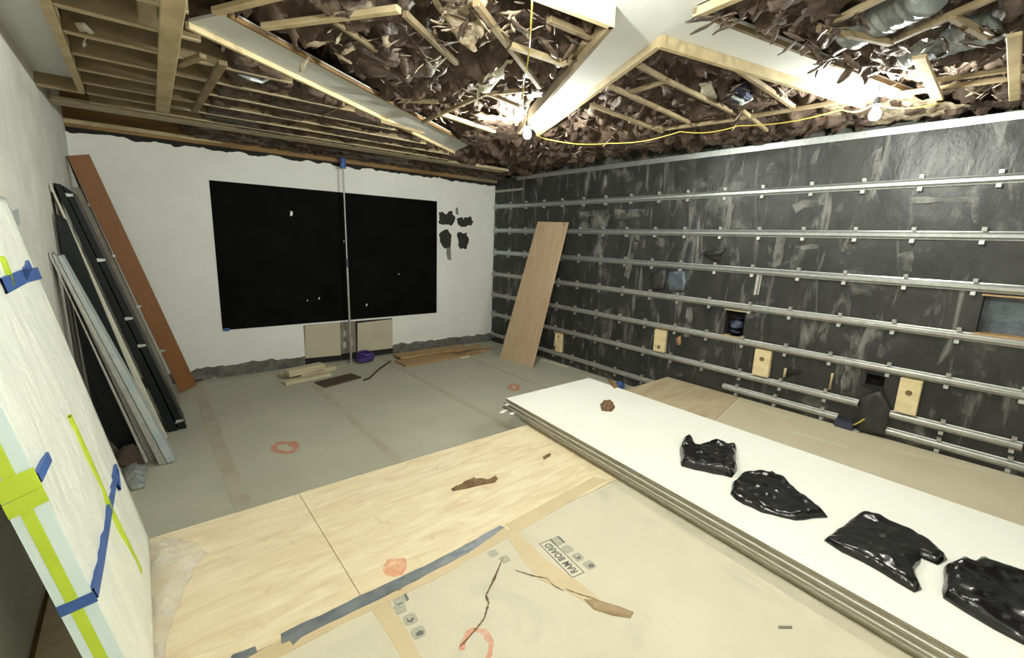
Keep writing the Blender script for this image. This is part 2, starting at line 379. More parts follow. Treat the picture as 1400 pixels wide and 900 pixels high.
# white panels: strip A, strip B, strip S1, left strip
k = (ZW-CAM_H)/(ZC-CAM_H)
def q2(u, v, z): p = PZ(u, v, z); return (p.x, p.y)
A_l0, A_l1 = q2(840, 36, ZC), q2(712, 182, ZC)          # lower edge of the frame on the lamp side
A_r0, A_r1 = q2(905, 47, ZW), q2(733, 180, ZW)
B_r0, B_r1 = A_r0, q2(1185, 135, ZW)
B_u0, B_u1 = q2(948, 12, ZW), q2(1247, 126, ZW)
L_0, L_1 = q2(840, 36, ZC), q2(700, -18, ZC)
panel_pts = [A_r1, A_r0, B_r1, (B_u1[0]+.02, B_u1[1]-.02), (B_u0[0]-.02, B_u0[1]-.02), (B_u0[0]-.22, -.9), (.9, -.9), (.9, .9), (L_1[0], L_1[1]), (A_l0[0], A_l0[1]), (A_l1[0], A_l1[1])]
slab('ceiling_panel', ceil_w, panel_pts, ZW, ZW+.016, ceil)
S_u0, S_u1 = q2(310, 18, ZW), q2(642, 197, ZW)
S_l0, S_l1 = q2(258, 30, ZW), q2(622, 207, ZW)
slab('ceiling_panel', ceil_w, [S_l0, S_l1, (S_u1[0]+.01, S_u1[1]-.01), (S_u0[0]+.01, S_u0[1]-.01)], ZW, ZW+.016, ceil)
slab('ceiling_panel', ceil_w, [(XL, YN), (-.255, YN), (-.255, 5.12), (XL, 5.12)], ZW, ZW+.016, ceil)
bx('blocking', joist_m, (XL, -.22, 5.12, 5.16, ZW-.1, ZW+.1), ceil)
def fascia(a, b, side, m=pine, zt=None, zb=None, th=.038):   # upright board whose visible face runs a -> b, thickness to 'side'
    a, b = Vector(a), Vector(b); t = (b-a).normalized(); s = Vector((-t.y, t.x))*side*th
    ol = [a, b, b+s, a+s]
    return slab('frame_board', m, [(p.x, p.y) for p in ol], zb or ZC-.005, (zt or ZW)+.005, ceil)
fascia(A_r0, A_r1, -1, zb=ZW-.045, th=.03); fascia(A_r0, B_r1, 1, pine, zb=ZW-.06, th=.03); fascia(S_l0, S_l1, 1, pine_lt, zb=ZW-.03, th=.025)
fascia(A_l0, A_l1, 1, joist_m, th=.025); fascia(L_0, L_1, -1, pine_lt, th=.03); fascia(B_u0, B_u1, -1, joist_m, th=.02, zb=ZW-.025); fascia(S_u0, S_u1, -1, rim_m, th=.02, zb=ZW-.02)
fascia(B_u0, (B_u0[0]-.2, -.9), 1, pine, zb=ZW-.035)
fascia((-.255, YN), (-.255, 5.13), -1, pine)
# joists running across the left half
def joist(u0, v0, u1, v1, z=3.0, wd=.038, ht=.14, m=joist_m, name='joist'):
    a, b = px_line(u0, v0, u1, v1, z); return beam(name, m, a, b, wd, ht, ceil)
for yy, x1 in ((1.6, .6), (2.1, .6), (2.5, .6), (2.9, .45), (3.27, .62), (3.66, 1.05), (4.06, 1.55), (4.43, 2.2), (4.8, 2.7), (5.15, 3.0), (5.5, 3.4)):
    yj = yy*1.03
    if S_l0[1]+.06 < yj < S_l1[1]-.02: x1 = S_l0[0]+(S_l1[0]-S_l0[0])*(yj-S_l0[1])/(S_l1[1]-S_l0[1])-.07
    elif yj <= S_l0[1]+.06: x1 = min(x1, .30)
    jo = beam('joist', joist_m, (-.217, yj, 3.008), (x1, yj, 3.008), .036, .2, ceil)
    beam('lit_underside', pale_wood_m, (-.217, yj, 2.998), (x1, yj, 2.998), .034, .010, jo, bevel=.002)  # added strip: pale colour stands in for floor bounce on the joist underside
beam('stamped_board', pine, (.225, 2.6, ZC-.012), (.275, 5.35, ZC-.012), .095, .036, ceil)
beam('brace', joist_m, (.52, 3.6, ZC), (.50, 5.2, ZC), .05, .03, ceil)
beam('brace', joist_m, PZ(246, 92, ZC), PZ(278, 80, ZC), .04, .03, ceil)
J = [  # pixel ends of the visible undersides, width
 (872, 92, 912, 114, .04), (912, 114, 1006, 158, .04), (834, 121, 942, 170, .045), (808, 146, 905, 182, .045), (860, 130, 912, 113, .04),
 (1000, 93, 1086, 150, .045), (1012, 164, 1145, 143, .045), (1014, 154, 1048, 181, .04), (900, 180, 1004, 166, .04), (860, 168, 905, 178, .04),
 (1214, 63, 1364, -2, .045), (1118, 43, 1218, 63, .045), (1118, 44, 1212, -2, .04), (1300, 27, 1350, 56, .045),
 (1212, 134, 1400, 108, .045), (1276, 114, 1400, 96, .03),
 (294, 20, 382, -2, .06), (360, 41, 546, 17, .06), (458, 33, 514, 72, .04), (553, 23, 624, 90, .045), (650, 8, 738, 122, .05),
 (578, 169, 666, 130, .04), (664, 131, 722, 126, .035), (668, 131, 714, 150, .035), (600, 157, 676, 182, .06), (698, 66, 772, 91, .055),
 (750, 31, 808, 55, .05), (776, 90, 800, 60, .04), (520, 168, 580, 184, .03), (440, 160, 470, 145, .03), (455, 168, 560, 196, .03), (548, 140, 600, 142, .03)]
for u0, v0, u1, v1, wd in J: joist(u0, v0, u1, v1, 2.99+random.uniform(0, .03), wd*.72, .03, pine if wd > .05 else joist_m)
for u0, v0, u1, v1, wd in ((1256, 80, 1282, 138, .058), (1386, 50, 1387, 138, .052)): joist(u0, v0, u1, v1, ZC-.006, wd, .02, pine, 'stamped_board')
# perimeter boards at the head of the back wall
bx('rim_board', rim_m, (XL, 4.3, YB-.06, YB-.02, 2.955, 3.3), ceil, bevel=.004)
bx('rim_board', joist_m, (4.3, XR, YB-.06, YB-.02, 2.955, 3.3), ceil, bevel=.004)
bx('head_plate', pale_wood_m, (XL, XR-.6, 5.80, 6.02, 3.0, 3.04), ceil, bevel=.004)
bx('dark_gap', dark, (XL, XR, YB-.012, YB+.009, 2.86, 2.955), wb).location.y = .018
bx('head_plate', pine, (XL, .9, YB-.10, YB-.06, 2.985, 3.03), ceil, bevel=.004)
# insulation packed between and above the timbers
PANELS = [panel_pts, [S_l0, S_l1, (S_u1[0]+.01, S_u1[1]-.01), (S_u0[0]+.01, S_u0[1]-.01)]]
DUCTS = []
for (u0, v0, u1, v1, rad) in ((1165, 30, 1275, -25, .15), (1240, 64, 1372, 22, .13)):
    a, b = PZ(u0, v0, 3.13), PZ(u1, v1, 3.13); t = (b-a).normalized(); n_ = Vector((-t.y, t.x, 0))*rad
    DUCTS.append([(q.x, q.y) for q in (a-n_, b-n_, b+n_, a+n_)])
def ins(name, x0, x1, y0, y1, st, base, amp, m, seed, lo=3.015):
    nx, ny = int((x1-x0)/st), int((y1-y0)/st); vv = []; ff = []
    for j in range(ny+1):
        for i in range(nx+1):
            x, y = x0+(x1-x0)*i/nx, y0+(y1-y0)*j/ny
            g1 = fr(x*1.5+seed, y*1.5, seed, 3); g2 = abs(fr(x*3.6, y*3.6+seed, seed+5, 4)); g3 = fr(x*11, y*11, 2, 3)
            hgt = max(lo, base+amp*g1-amp*1.3*g2+amp*.35*g3)
            if x > .6 and y > S_l0[1] and x < S_l0[0]+(S_l1[0]-S_l0[0])*(y-S_l0[1])/(S_l1[1]-S_l0[1]): hgt = max(3.002, hgt-.075)
            for pl in DUCTS:
                if inside((x, y), pl): hgt = max(hgt, 3.33)
            for pl in PANELS:
                if inside((x, y), pl) or edgedist((x, y), pl) < .035: hgt = max(hgt, ZW+.035)
            vv.append((x+.03*g3, y+.03*fr(x*9, y*9, 7, 3), min(3.4, hgt)))
    for j in range(ny):
        for i in range(nx):
            a = j*(nx+1)+i; ff.append((a, a+nx+1, a+nx+2, a+1))
    me = bpy.data.meshes.new(name); me.from_pydata(vv, [], ff)
    return link(name, me, m, ceil, 'stuff', True)
ins('insulation', .50, XR-.04, -.6, YB-.06, .026, 3.15, .14, insul, 3.0)
ins('insulation', .50, XR-.04, YN, -.6, .08, 3.16, .12, insul, 3.0)
ins('insulation', -.21, .50, YN, YB-.06, .05, 3.22, .05, deck_m, 8.0)
# wisps of fibre and torn kraft facing hanging from it
def wisps(name, m, spots_, seed, wd):
    rnd = random.Random(seed); bm = bmesh.new()
    for (x, y, z, s) in spots_:
        p = Vector((x, y, z)); ang = rnd.uniform(0, 6.28); dr = Vector((math.cos(ang), math.sin(ang), rnd.uniform(-.7, -.05))).normalized(); n = 6; prev = None; sd = Vector((-math.sin(ang), math.cos(ang), rnd.uniform(-.4, .4)))
        for kx in range(n+1):
            w_ = wd*s*(.25+math.sin(math.pi*(kx+.4)/(n+.8)))*rnd.uniform(.6, 1.3); a, b = bm.verts.new(p-sd*w_), bm.verts.new(p+sd*w_)
            if prev: bm.faces.new((prev[0], prev[1], b, a))
            prev = (a, b); p = p+dr*(s/n); dr = (dr+Vector((rnd.uniform(-.22, .22), rnd.uniform(-.22, .22), rnd.uniform(-.25, .25)))).normalized()
    o = from_bm(name, bm, m, ceil, 'stuff', True)
    md = o.modifiers.new('thickness', 'SOLIDIFY'); md.thickness = .003
    return o
def spots(pix, n, s, seed, z=3.05):
    rnd = random.Random(seed); out = []
    for _ in range(n*4):
        if len(out) >= n: break
        u, v, su, sv = rnd.choice(pix); p = PZ(u+rnd.uniform(-su, su), v+rnd.uniform(-sv, sv), z)
        if p.x > XR-.1 or (z > ZC+.05 and any(inside((p.x, p.y), pl) for pl in PANELS)): continue
        out.append((p.x, p.y, z, s*rnd.uniform(.4, 1.5)))
    return out
wisps('torn_facing', insul, spots([(470, 40, 90, 30), (560, 90, 70, 50), (640, 30, 60, 25), (760, 50, 40, 40), (960, 110, 70, 25), (1100, 20, 110, 18), (1200, 60, 100, 30), (1330, 70, 60, 40), (880, 170, 90, 25)], 150, .13, 5), 5, .12)
wisps('torn_facing', insul, spots([(1000, 20, 25, 8), (1060, 45, 25, 8), (1110, 60, 25, 8), (1160, 78, 25, 8), (1200, 92, 20, 8)], 30, .11, 6, ZC+.035), 6, .11)
wisps('torn_fibre', fibre_w, spots([(670, 120, 45, 25), (690, 150, 40, 16), (560, 100, 60, 30), (1290, 88, 45, 14), (1180, 72, 40, 12), (1060, 130, 40, 18), (780, 200, 60, 10), (620, 150, 40, 20), (740, 60, 30, 30)], 90, .09, 9), 9, .05)
wisps('torn_fibre', fibre, spots([(620, 30, 60, 25), (700, 20, 50, 18), (820, 190, 60, 18), (1300, 120, 90, 16), (960, 150, 70, 20), (480, 60, 60, 30), (560, 60, 60, 40)], 90, .10, 12), 12, .10)
# larger torn pieces: hang from one side, ragged
def flap(name, m, pix, z0, sag, step=.028, amp=.03):
    ol = [PZ(u, v, z0) for u, v in pix]; ol = jag([(p.x, p.y) for p in ol], .035, .035, pix[0][0]*.1)
    a = Vector(ol[0]); far = max(ol, key=lambda p: (Vector(p)-a).length); dv = (Vector(far)-a); L = dv.length; dv /= L
    zf = lambda x, y, dd: z0+.06-(sag+.05)*max(0, min(1, (Vector((x, y))-a).dot(dv)/L))+fr(x*9, y*9, 4, 4)*amp+fr(x*26, y*26, 1, 2)*amp*.3
    return blanket(name, m, ol, step, lambda x, y, dd: zf(x, y, dd)+.005, zf, ceil)
flap('insulation_flap', fibre, [(600, -4), (590, 12), (615, 38), (650, 60), (655, 40), (662, 12), (640, 0)], 3.03, .06)
flap('insulation_flap', fibre_w, [(700, 95), (690, 97), (665, 108), (640, 118), (668, 122), (690, 112)], 3.03, .03)
flap('insulation_flap', insul, [(1010, 8), (980, 20), (985, 38), (1003, 25), (1012, 34), (1030, 20)], ZC+.05, .03)
flap('insulation_flap', insul, [(552, 40), (530, 38), (520, 50), (535, 66), (560, 58)], 3.04, .04)
flap('insulation_flap', fibre, [(715, 180), (700, 165), (665, 152), (644, 150), (655, 172), (690, 182)], 3.03, .04)
flap('insulation_flap', fibre_w, [(955, 128), (976, 146), (982, 140), (968, 126)], 3.03, .02)
flap('insulation_flap', fibre, [(1125, 150), (1200, 136), (1330, 140), (1300, 152), (1200, 172), (1130, 178)], 3.06, .03)
flap('insulation_flap', insul, [(1150, 164), (1240, 150), (1390, 138), (1398, 160), (1260, 172), (1160, 185)], 3.07, .03)
# curled scrap of tape on the left joists
flap('paper_scrap', fibre_w, [(112, 50), (120, 53), (121, 62), (117, 72), (112, 72), (116, 60)], ZC, .0)

# ================================================================== OBJECTS
# ------------------------------------------------------------------ bare bulbs
def lamp(pos, label, power, top=3.1):
    bulb_glow = mat('bulb_emission_%d' % power, (1, .96, .88), .3, emit=((.97, 1.0, .90), power/(math.pi*4*math.pi*.034**2)))
    pos = Vector(pos); root = empty('bare_bulb', pos, label, 'light bulb', 'bare bulbs strung under the ceiling')
    prof = [(0, -.036), (.014, -.034), (.026, -.026), (.033, -.012), (.034, .002), (.029, .018), (.020, .034), (.014, .046), (.013, .055)]
    bm = bmesh.new(); rings = []
    for rr, z in prof[1:]: rings.append([bm.verts.new((rr*math.cos(t*math.pi/8), rr*math.sin(t*math.pi/8), z)) for t in range(16)])
    for a, b in zip(rings, rings[1:]):
        for t in range(16): bm.faces.new((a[t], a[(t+1) % 16], b[(t+1) % 16], b[t]))
    c = bm.verts.new((0, 0, -.036))
    for t in range(16): bm.faces.new((c, rings[0][(t+1) % 16], rings[0][t]))
    g = from_bm('bulb_glass', bm, bulb_glow, root, smooth=True)
    bm = bmesh.new(); tube(bm, [(0, 0, .05), (0, 0, .062), (0, 0, .064), (0, 0, .105), (0, 0, .11)], [.017, .017, .022, .020, .010], 14)
    from_bm('socket', bm, cord_d, root)
    bm = bmesh.new(); tube(bm, [(0, 0, .105), (.004, 0, .15), (0, .003, top-pos.z)], .004, 8); from_bm('cord', bm, cord_d, root)
    return root
lamp(PZ(721, 184, 2.87), 'glowing bare bulb hanging near the corner end of the white ceiling strip', BULB_W[0])
lamp(PZ(1196, 157, 2.87), 'glowing bare bulb hanging beside the top of the black channelled wall', BULB_W[1])
lamp(PZ(728, -30, 2.86), 'glowing bare bulb above the plywood, clear of the walls', BULB_W[2])
lamp((1.25, -.75, 2.86), 'glowing bare bulb hanging over the riser near the near wall', BULB_W[3])
# yellow cable looping between the bulbs
def cable(name, pts, rad, m, label, sag=.03):
    bm = bmesh.new(); out = []
    for a, b in zip(pts, pts[1:]):
        a, b = Vector(a), Vector(b)
        for j in range(8): t = j/8; out.append(a.lerp(b, t)-Vector((0, 0, sag*math.sin(math.pi*t))))
    out.append(Vector(pts[-1])); tube(bm, out, rad, 6)
    return tag(from_bm(name, bm, m, smooth=True), label, 'cable')
cable('yellow_cable', [PZ(726, 166, 2.945), PZ(742, 189, 2.945), PZ(835, 196, 2.945), PZ(930, 180, 2.945), PZ(1010, 172, 2.945), PZ(1150, 150, 2.945), PZ(1194, 143, 2.945), PZ(1290, 140, 2.945)], .0045, cable_y, 'yellow electrical cable strung under the joists between two bulbs')
cable('string_line', [PZ(728, -8, 2.945), PZ(724, 66, 2.945), PZ(716, 110, 2.945), PZ(714, 165, 2.945)], .004, cable_y, 'thin yellow string crossing the torn insulation towards the corner bulb')
# ducts
def ductobj(u0, v0, u1, v1, rad, label):
    a, b = PZ(u0, v0, 3.14), PZ(u1, v1, 3.14); bm = bmesh.new(); n = 26
    tube(bm, [a.lerp(b, i/n) for i in range(n+1)], [rad*(1+.03*math.sin(i*2.4)+.06*fr(i*.6, 1, 0, 2)) for i in range(n+1)], 20)
    return tag(from_bm('flexible_duct', bm, foil, smooth=True), label, 'duct')
ductobj(1165, 30, 1275, -25, .13, 'silver foil duct in the joists, the one further from the black wall')
ductobj(1240, 64, 1372, 22, .11, 'silver foil duct in the joists, the one nearer the black wall')
# blue-black connectors tucked in the ceiling
for u, v, m, lab in ((345, 107, navy, 'dark junction box hanging among the joists left of the white strip'), (1012, 138, navy, 'dark cable bundle with pale blue tie between the right joists')):
    p = PZ(u, v, 3.0); e = empty('junction_box', p, lab, 'box')
    bm = bmesh.new(); box(bm, -.06, .06, -.06, .06, .0, .09); bmesh.ops.bevel(bm, geom=bm.edges[:], offset=.01, segments=2, affect='EDGES'); from_bm('body', bm, m, e)
    bm = bmesh.new(); tube(bm, [(-.09, .02, .02), (-.02, -.03, -.015), (.06, .02, -.005), (.13, -.02, .04)], .012, 8); from_bm('cable_tie', bm, bluepane, e)

# ------------------------------------------------------------------ channels on the black wall
prof = [(-.036, 0), (-.027, .004), (-.024, .016), (-.014, .031), (.010, .034), (.022, .024), (.027, .004), (.036, 0), (.036, -.003), (-.036, -.003)]
clip_bm = bmesh.new()
cp = [(.012, -.066), (-.026, -.066), (-.022, -.038), (.006, -.038), (.006, .038), (-.022, .038), (-.026, .066), (.012, .066)]
hexa(clip_bm, [(x, -.015, z) for x, z in cp], [(x, .015, z) for x, z in cp])
clip_me = bpy.data.meshes.new('clip'); clip_bm.to_mesh(clip_me); clip_bm.free(); clip_me.materials.append(galv_dull)
ords = ['topmost', 'second', 'third', 'fourth', 'fifth']
ROWS = [(2.545, YN+.1, 6.90, 'topmost full-length galvanized furring channel on the black wall'),
        (2.115, YN+.1, 6.91, 'second galvanized furring channel down the black wall'),
        (1.715, YN+.1, 6.90, 'third galvanized furring channel down the black wall'),
        (1.312, YN+.1, 6.91, 'fourth galvanized furring channel down the black wall, under the two framed openings'),
        (.922, YN+.1, 6.90, 'fifth galvanized furring channel, running along the heads of the wood blocks'),
        (.545, 1.06, 6.90, 'long furring channel along the feet of the wood blocks, ending at the torn flap'),
        (.52, .008, .90, 'short furring channel under the wood block nearest the large opening'),
        (.146, 3.12, 6.90, 'lowest furring channel just above the sunken floor, behind the leaning plywood'),
        (.358, 1.20, 2.345, 'lowest furring channel above the riser, ending at the small purple box'),
        (.358, YN+.1, .887, 'lowest furring channel above the riser, past the torn flap')]
XW = XR-.024
for z, y0, y1, lab in ROWS:
    root = empty('furring_channel', (XW, (y0+y1)/2, z), lab, 'channel', 'metal channels on the black wall')
    bm = bmesh.new(); hy = (y1-y0)/2
    hexa(bm, [(-o, -hy, s) for s, o in prof], [(-o, hy, s) for s, o in prof]); from_bm('rail', bm, galv if z > 1.5 else galv_dull, root)
    kk = math.ceil((y0+.02-.06)/.425)
    while .06+.425*kk < y1-.03:
        cpt = bpy.data.objects.new('clip', clip_me); C.objects.link(cpt); cpt.parent = root
        cpt.location = (0, .06+.425*kk-(y0+y1)/2+random.uniform(-.02, .02), 0); kk += 1
# head track
bm = bmesh.new()
hexa(bm, [(XR-.03, YN+.1, 2.965), (XR-.024, YN+.1, 2.965), (XR-.024, YN+.1, 3.025), (XR-.03, YN+.1, 3.025)], [(XR-.03, 6.3, 2.965), (XR-.024, 6.3, 2.965), (XR-.024, 6.3, 3.025), (XR-.03, 6.3, 3.025)])
tag(from_bm('head_track', bm, galv), 'galvanized track strip along the very top of the black wall', 'track')
bm = bmesh.new(); box(bm, XR-.034, XR-.02, 6.12, 6.9, 2.79, 2.83)
tag(from_bm('metal_strip', bm, galv_dull), 'short metal strip in the corner below the head track', 'strip')
bm = bmesh.new(); hexa(bm, [(XW-o, 2.125+s*.8, 1.462) for s, o in prof], [(XW-o, 2.118+s*.8, 1.675) for s, o in prof])
tag(from_bm('channel_offcut', bm, galv_dull), 'short upright channel offcut between two furring channels', 'channel')
# wood blocks
for i, (y, z0, z1, wd, hz, tl, lab) in enumerate((
        (5.05, .19, .50, .125, .44, .012, 'splintered wood block on the black wall beside the leaning plywood'),
        (3.22, .588, .878, .165, .65, .0, 'wood block with a low knot hole on the black wall behind the tan plywood'),
        (1.955, .588, .878, .165, .78, .0, 'wood block with a centred round hole on the black wall, under the small opening'),
        (.72, .563, .878, .150, .755, .0, 'wood block with a large round hole on the black wall beside the torn flap'))):
    root = empty('wood_block', (XR-.02, y, z0), lab, 'wood block', 'wood blocks on the black wall')
    bm = bmesh.new(); box(bm, -.04, .012, -wd/2, wd/2, 0, z1-z0); bmesh.ops.bevel(bm, geom=bm.edges[:], offset=.004, segments=1, affect='EDGES')
    from_bm('block', bm, pine_lt, root)
    bm = bmesh.new(); n = 14; rr = .024 if i else .014
    hexa(bm, [(-.0405, rr*math.cos(t*6.2832/n), hz-z0+rr*math.sin(t*6.2832/n)) for t in range(n)], [(-.0425, rr*math.cos(t*6.2832/n), hz-z0+rr*math.sin(t*6.2832/n)) for t in range(n)])
    from_bm('hole', bm, brown_p, root)
    if i == 0:
        bm = bmesh.new(); hexa(bm, [(-.045, .05, .30), (-.045, .02, .16), (-.045, .075, .08)], [(-.055, .06, .30), (-.06, .025, .16), (-.055, .08, .08)]); from_bm('splinter', bm, pine_lt, root)
# cuts and flaps in the membrane
def onright(name, m, pix, h0, h1, label, cat, step=.05, amp=.01, group=None):
    ol = [PX(u, v, XR) for u, v in pix]; ol = [(p.y, p.z) for p in ol]
    o = blanket(name, m, jag(ol, .06, .006, pix[0][0]), step, lambda a, b, dd: h1+amp*abs(fr(a*9, b*9, 1, 3)), lambda a, b, dd: h0, smooth=True, frame=rightf)
    return tag(o, label, cat, group)
onright('torn_slit', dark, [(965, 351), (986, 349), (985, 360), (978, 358)], .012, .030, 'dark triangular tear above the third channel', 'tear', amp=0)
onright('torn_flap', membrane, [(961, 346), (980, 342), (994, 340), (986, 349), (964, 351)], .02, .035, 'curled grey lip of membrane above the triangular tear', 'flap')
onright('torn_slit', dark, [(1073, 503), (1098, 508), (1076, 515)], .012, .028, 'dark triangular tear beside the wood block with centred hole', 'tear', amp=0)
onright('wood_sliver', pine, [(1074, 503), (1077, 503), (1075, 516), (1071, 516)], .012, .036, 'sliver of wood beside the low triangular tear', 'wood', amp=0)
onright('wood_sliver', pine, [(1138, 510), (1141, 510), (1137, 532), (1134, 532)], .012, .036, 'thin upright wood sliver between two channels', 'wood', amp=0)
onright('wood_sliver', brown_wood, [(927, 462), (932, 459), (932, 472), (927, 472)], .012, .036, 'small brown wood chip beside the wood block with low knot', 'wood', amp=0)
onright('foil_patch', greyblue, [(917, 372), (938, 370), (940, 384), (938, 397), (919, 398), (913, 385)], .012, .040, 'grey-blue plastic patch between third and fourth channels', 'patch', amp=.03)
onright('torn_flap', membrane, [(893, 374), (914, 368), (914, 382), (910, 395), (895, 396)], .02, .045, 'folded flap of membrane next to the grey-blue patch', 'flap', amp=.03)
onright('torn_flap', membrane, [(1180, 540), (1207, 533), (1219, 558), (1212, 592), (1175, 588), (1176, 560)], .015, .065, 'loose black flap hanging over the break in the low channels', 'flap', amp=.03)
p = PX(1158, 577, XR-.06); e = empty('electrical_box', (XR-.05, 1.13, ZR), 'small purple electrical box on cardboard at the foot of the black wall', 'box')
bm = bmesh.new(); box(bm, -.05, .03, -.075, .075, .0, .075); bmesh.ops.bevel(bm, geom=bm.edges[:], offset=.008, segments=2, affect='EDGES'); from_bm('body', bm, navy, e)
bm = bmesh.new(); tube(bm, [(-.03, -.06, .05), (-.04, -.09, .075), (-.05, -.12, .11), (-.05, -.15, .15)], .007, 6); from_bm('yellow_wire', bm, cable_y, e)
bm = bmesh.new(); box(bm, -.055, .0, -.13, -.085, .0, .02); from_bm('tab', bm, galv_dull, e)
# what sits inside the small opening
bm = bmesh.new(); tube(bm, [(XR+.07, 2.32, .962), (XR+.07, 2.32, 1.01), (XR+.07, 2.315, 1.06), (XR+.07, 2.325, 1.12), (XR+.07, 2.32, 1.17)], [.07, .078, .07, .078, .06], 16)
tag(from_bm('pipe_elbow', bm, navy, smooth=True), 'dark blue ribbed pipe inside the small square opening', 'pipe')

# ------------------------------------------------------------------ leaning plywood in the corner
def lean(name, m, quad, th, label, cat, group=None, bevel=.003):
    a, b, c, dd = (Vector(q) for q in quad); n = (b-a).cross(dd-a).normalized()
    if n.dot(O-a) > 0: n = -n
    bm = bmesh.new(); hexa(bm, [a, b, c, dd], [a+n*th, b+n*th, c+n*th, dd+n*th])
    if bevel: bmesh.ops.bevel(bm, geom=bm.edges[:], offset=bevel, segments=1, affect='EDGES')
    return tag(from_bm(name, bm, m), label, cat, group)
bl, br = PZ(683, 489, .0), PZ(728, 503, .0); tl_, tr_ = PX(735, 303, XR-.075), PX(777, 304, XR-.075)
lp = lean('plywood_offcut', ply_lean, (bl, br, tr_, tl_), .018, 'tall tan plywood offcut leaning against the black wall in the corner', 'plywood')
for u, v in ((771, 307), (747, 371)):
    p = PX(u, v, XR-.16 if v > 350 else XR-.083); bm = bmesh.new(); hexa(bm, [p+Vector((-.004, -.014, -.02)), p+Vector((-.004, .014, -.03)), p+Vector((-.004, .016, .025)), p+Vector((-.004, -.008, .02))],
        [p+Vector((.03, -.014, -.02)), p+Vector((.03, .014, -.03)), p+Vector((.03, .016, .025)), p+Vector((.03, -.008, .02))]); from_bm('knot', bm, brown_p, lp)

# ------------------------------------------------------------------ panels, prop pole and scraps at the back wall
t1 = slab('cover_panel', tanpan, [(1.752, .125), (2.272, .105), (2.276, .618), (1.768, .612)], .0, .018, None, backf); tag(t1, 'square tan board under the black panel, left of the prop pole', 'board', 'tan boards below the black panel')
t2 = slab('cover_panel', tanpan, [(2.533, .115), (3.128, .112), (3.128, .603), (2.545, .585)], .0, .018, None, backf); tag(t2, 'tan board under the black panel, right of the prop pole with dark gap above', 'board', 'tan boards below the black panel')
e = empty('wall_box', (2.40, YB, .2), 'grey recessed box between the two tan boards', 'electrical box')
bm = bmesh.new(); box(bm, -.115, .115, -.004, .004, -.08, .41); from_bm('back_plate', bm, grey_bd, e)
for x, z in ((-.07, .06), (.035, .08), (-.06, .24)):
    bm = bmesh.new(); box(bm, x-.022, x+.022, -.03, -.003, z-.05, z+.05); bmesh.ops.bevel(bm, geom=bm.edges[:], offset=.004, segments=1, affect='EDGES'); from_bm('fitting', bm, tanpan, e)
e = empty('prop_pole', (2.39, 6.78, 0), 'thin telescopic prop pole standing in front of the black panel', 'pole')
pa, pb = Vector((-.01, 0, .0)), Vector((-.035, 0, 3.0))
for nm, s0, s1, rad, m in (('lower_tube', 0, .52, .016, galv_dull), ('upper_tube', .50, .955, .011, galv_dull), ('collar', .49, .53, .022, navy), ('head_pad', .955, 1.0, .04, blue_t)):
    bm = bmesh.new(); a, b = pa.lerp(pb, s0), pa.lerp(pb, s1); tube(bm, [a, a.lerp(b, .5), b], rad, 10); from_bm(nm, bm, m, e)
bm = bmesh.new(); box(bm, -.06, .04, -.04, .04, 0, .012); from_bm('foot_plate', bm, galv_dull, e)
# purple strap coil
p = PZ(485, 495, 0); bm = bmesh.new(); pts = []
for i in range(90):
    t = i*.32; rr = .11+.025*math.sin(i*.7); pts.append(Vector((p.x+.12+rr*math.cos(t), p.y-.12+rr*.75*math.sin(t), .022+.0016*i+.02*abs(fr(i*.3, 0, 0, 2)))))
tube(bm, pts, .017, 6); tag(from_bm('strap_coil', bm, purple, smooth=True), 'tangled purple strap coiled at the foot of the prop pole', 'strap')
def plank(name, m, pix, z, wd, th, label, group=None, dz=0):
    a, b = PZ(*pix[0], z), PZ(*pix[1], z); b.z += dz; return tag(beam(name, m, a, b, wd, th, None, bevel=.004), label, 'plank', group)
gpl = 'pale lumber offcuts by the back wall'
plank('lumber_offcut', offwhite_wood, ((383, 516), (410, 511)), .0, .10, .045, 'short pale lumber stub lying left in the pale pile', gpl)
plank('lumber_offcut', offwhite_wood, ((388, 526), (450, 513)), .0, .13, .04, 'pale lumber offcut lowest in front of the pale pile', gpl)
plank('lumber_offcut', offwhite_wood, ((407, 516), (456, 504)), .0, .16, .05, 'pale lumber offcut under the stamped one in the pale pile', gpl)
plank('lumber_offcut', offwhite_wood, ((392, 515), (441, 504)), .051, .14, .085, 'wide pale lumber offcut with dark stamp on top of the pale pile', gpl)
tag(slab('dark_board', dkbrown, [tuple(PZ(u, v, 0))[:2] for u, v in ((430, 524), (480, 512), (494, 517), (444, 531))], .0, .018), 'flat dark brown board lying on the grey floor', 'board')
cable('dark_moulding', [PZ(497, 520, .014), PZ(505, 517, .014), PZ(518, 505, .02), PZ(534, 494, .03)], .013, dkbrown, 'thin dark moulding lying between the dark board and brown planks', 0)
gbr = 'brown planks by the back wall'
plank('brown_plank', brown_wood, ((547, 499), (631, 484)), .0, .36, .035, 'widest knotty brown plank in front of the back wall', gbr)
plank('brown_plank', brown_wood, ((543, 489), (636, 475)), .036, .28, .030, 'upper brown plank overlapping the widest knotty one', gbr)
plank('brown_plank', brown_wood, ((634, 485), (672, 477)), .0, .10, .03, 'narrow brown plank pointing at the black wall', gbr)
plank('brown_plank', brown_wood, ((622, 482), (655, 473)), .064, .10, .028, 'short brown plank on the narrow one near the corner', gbr)
plank('lumber_offcut', pine_lt, ((630, 490), (641, 488)), .0, .06, .02, 'small pale chip of lumber at the end of the brown planks')
plank('brown_plank', brown_wood, ((643, 486), (660, 483)), .0, .05, .025, 'tiny brown offcut beside the narrow plank', gbr)
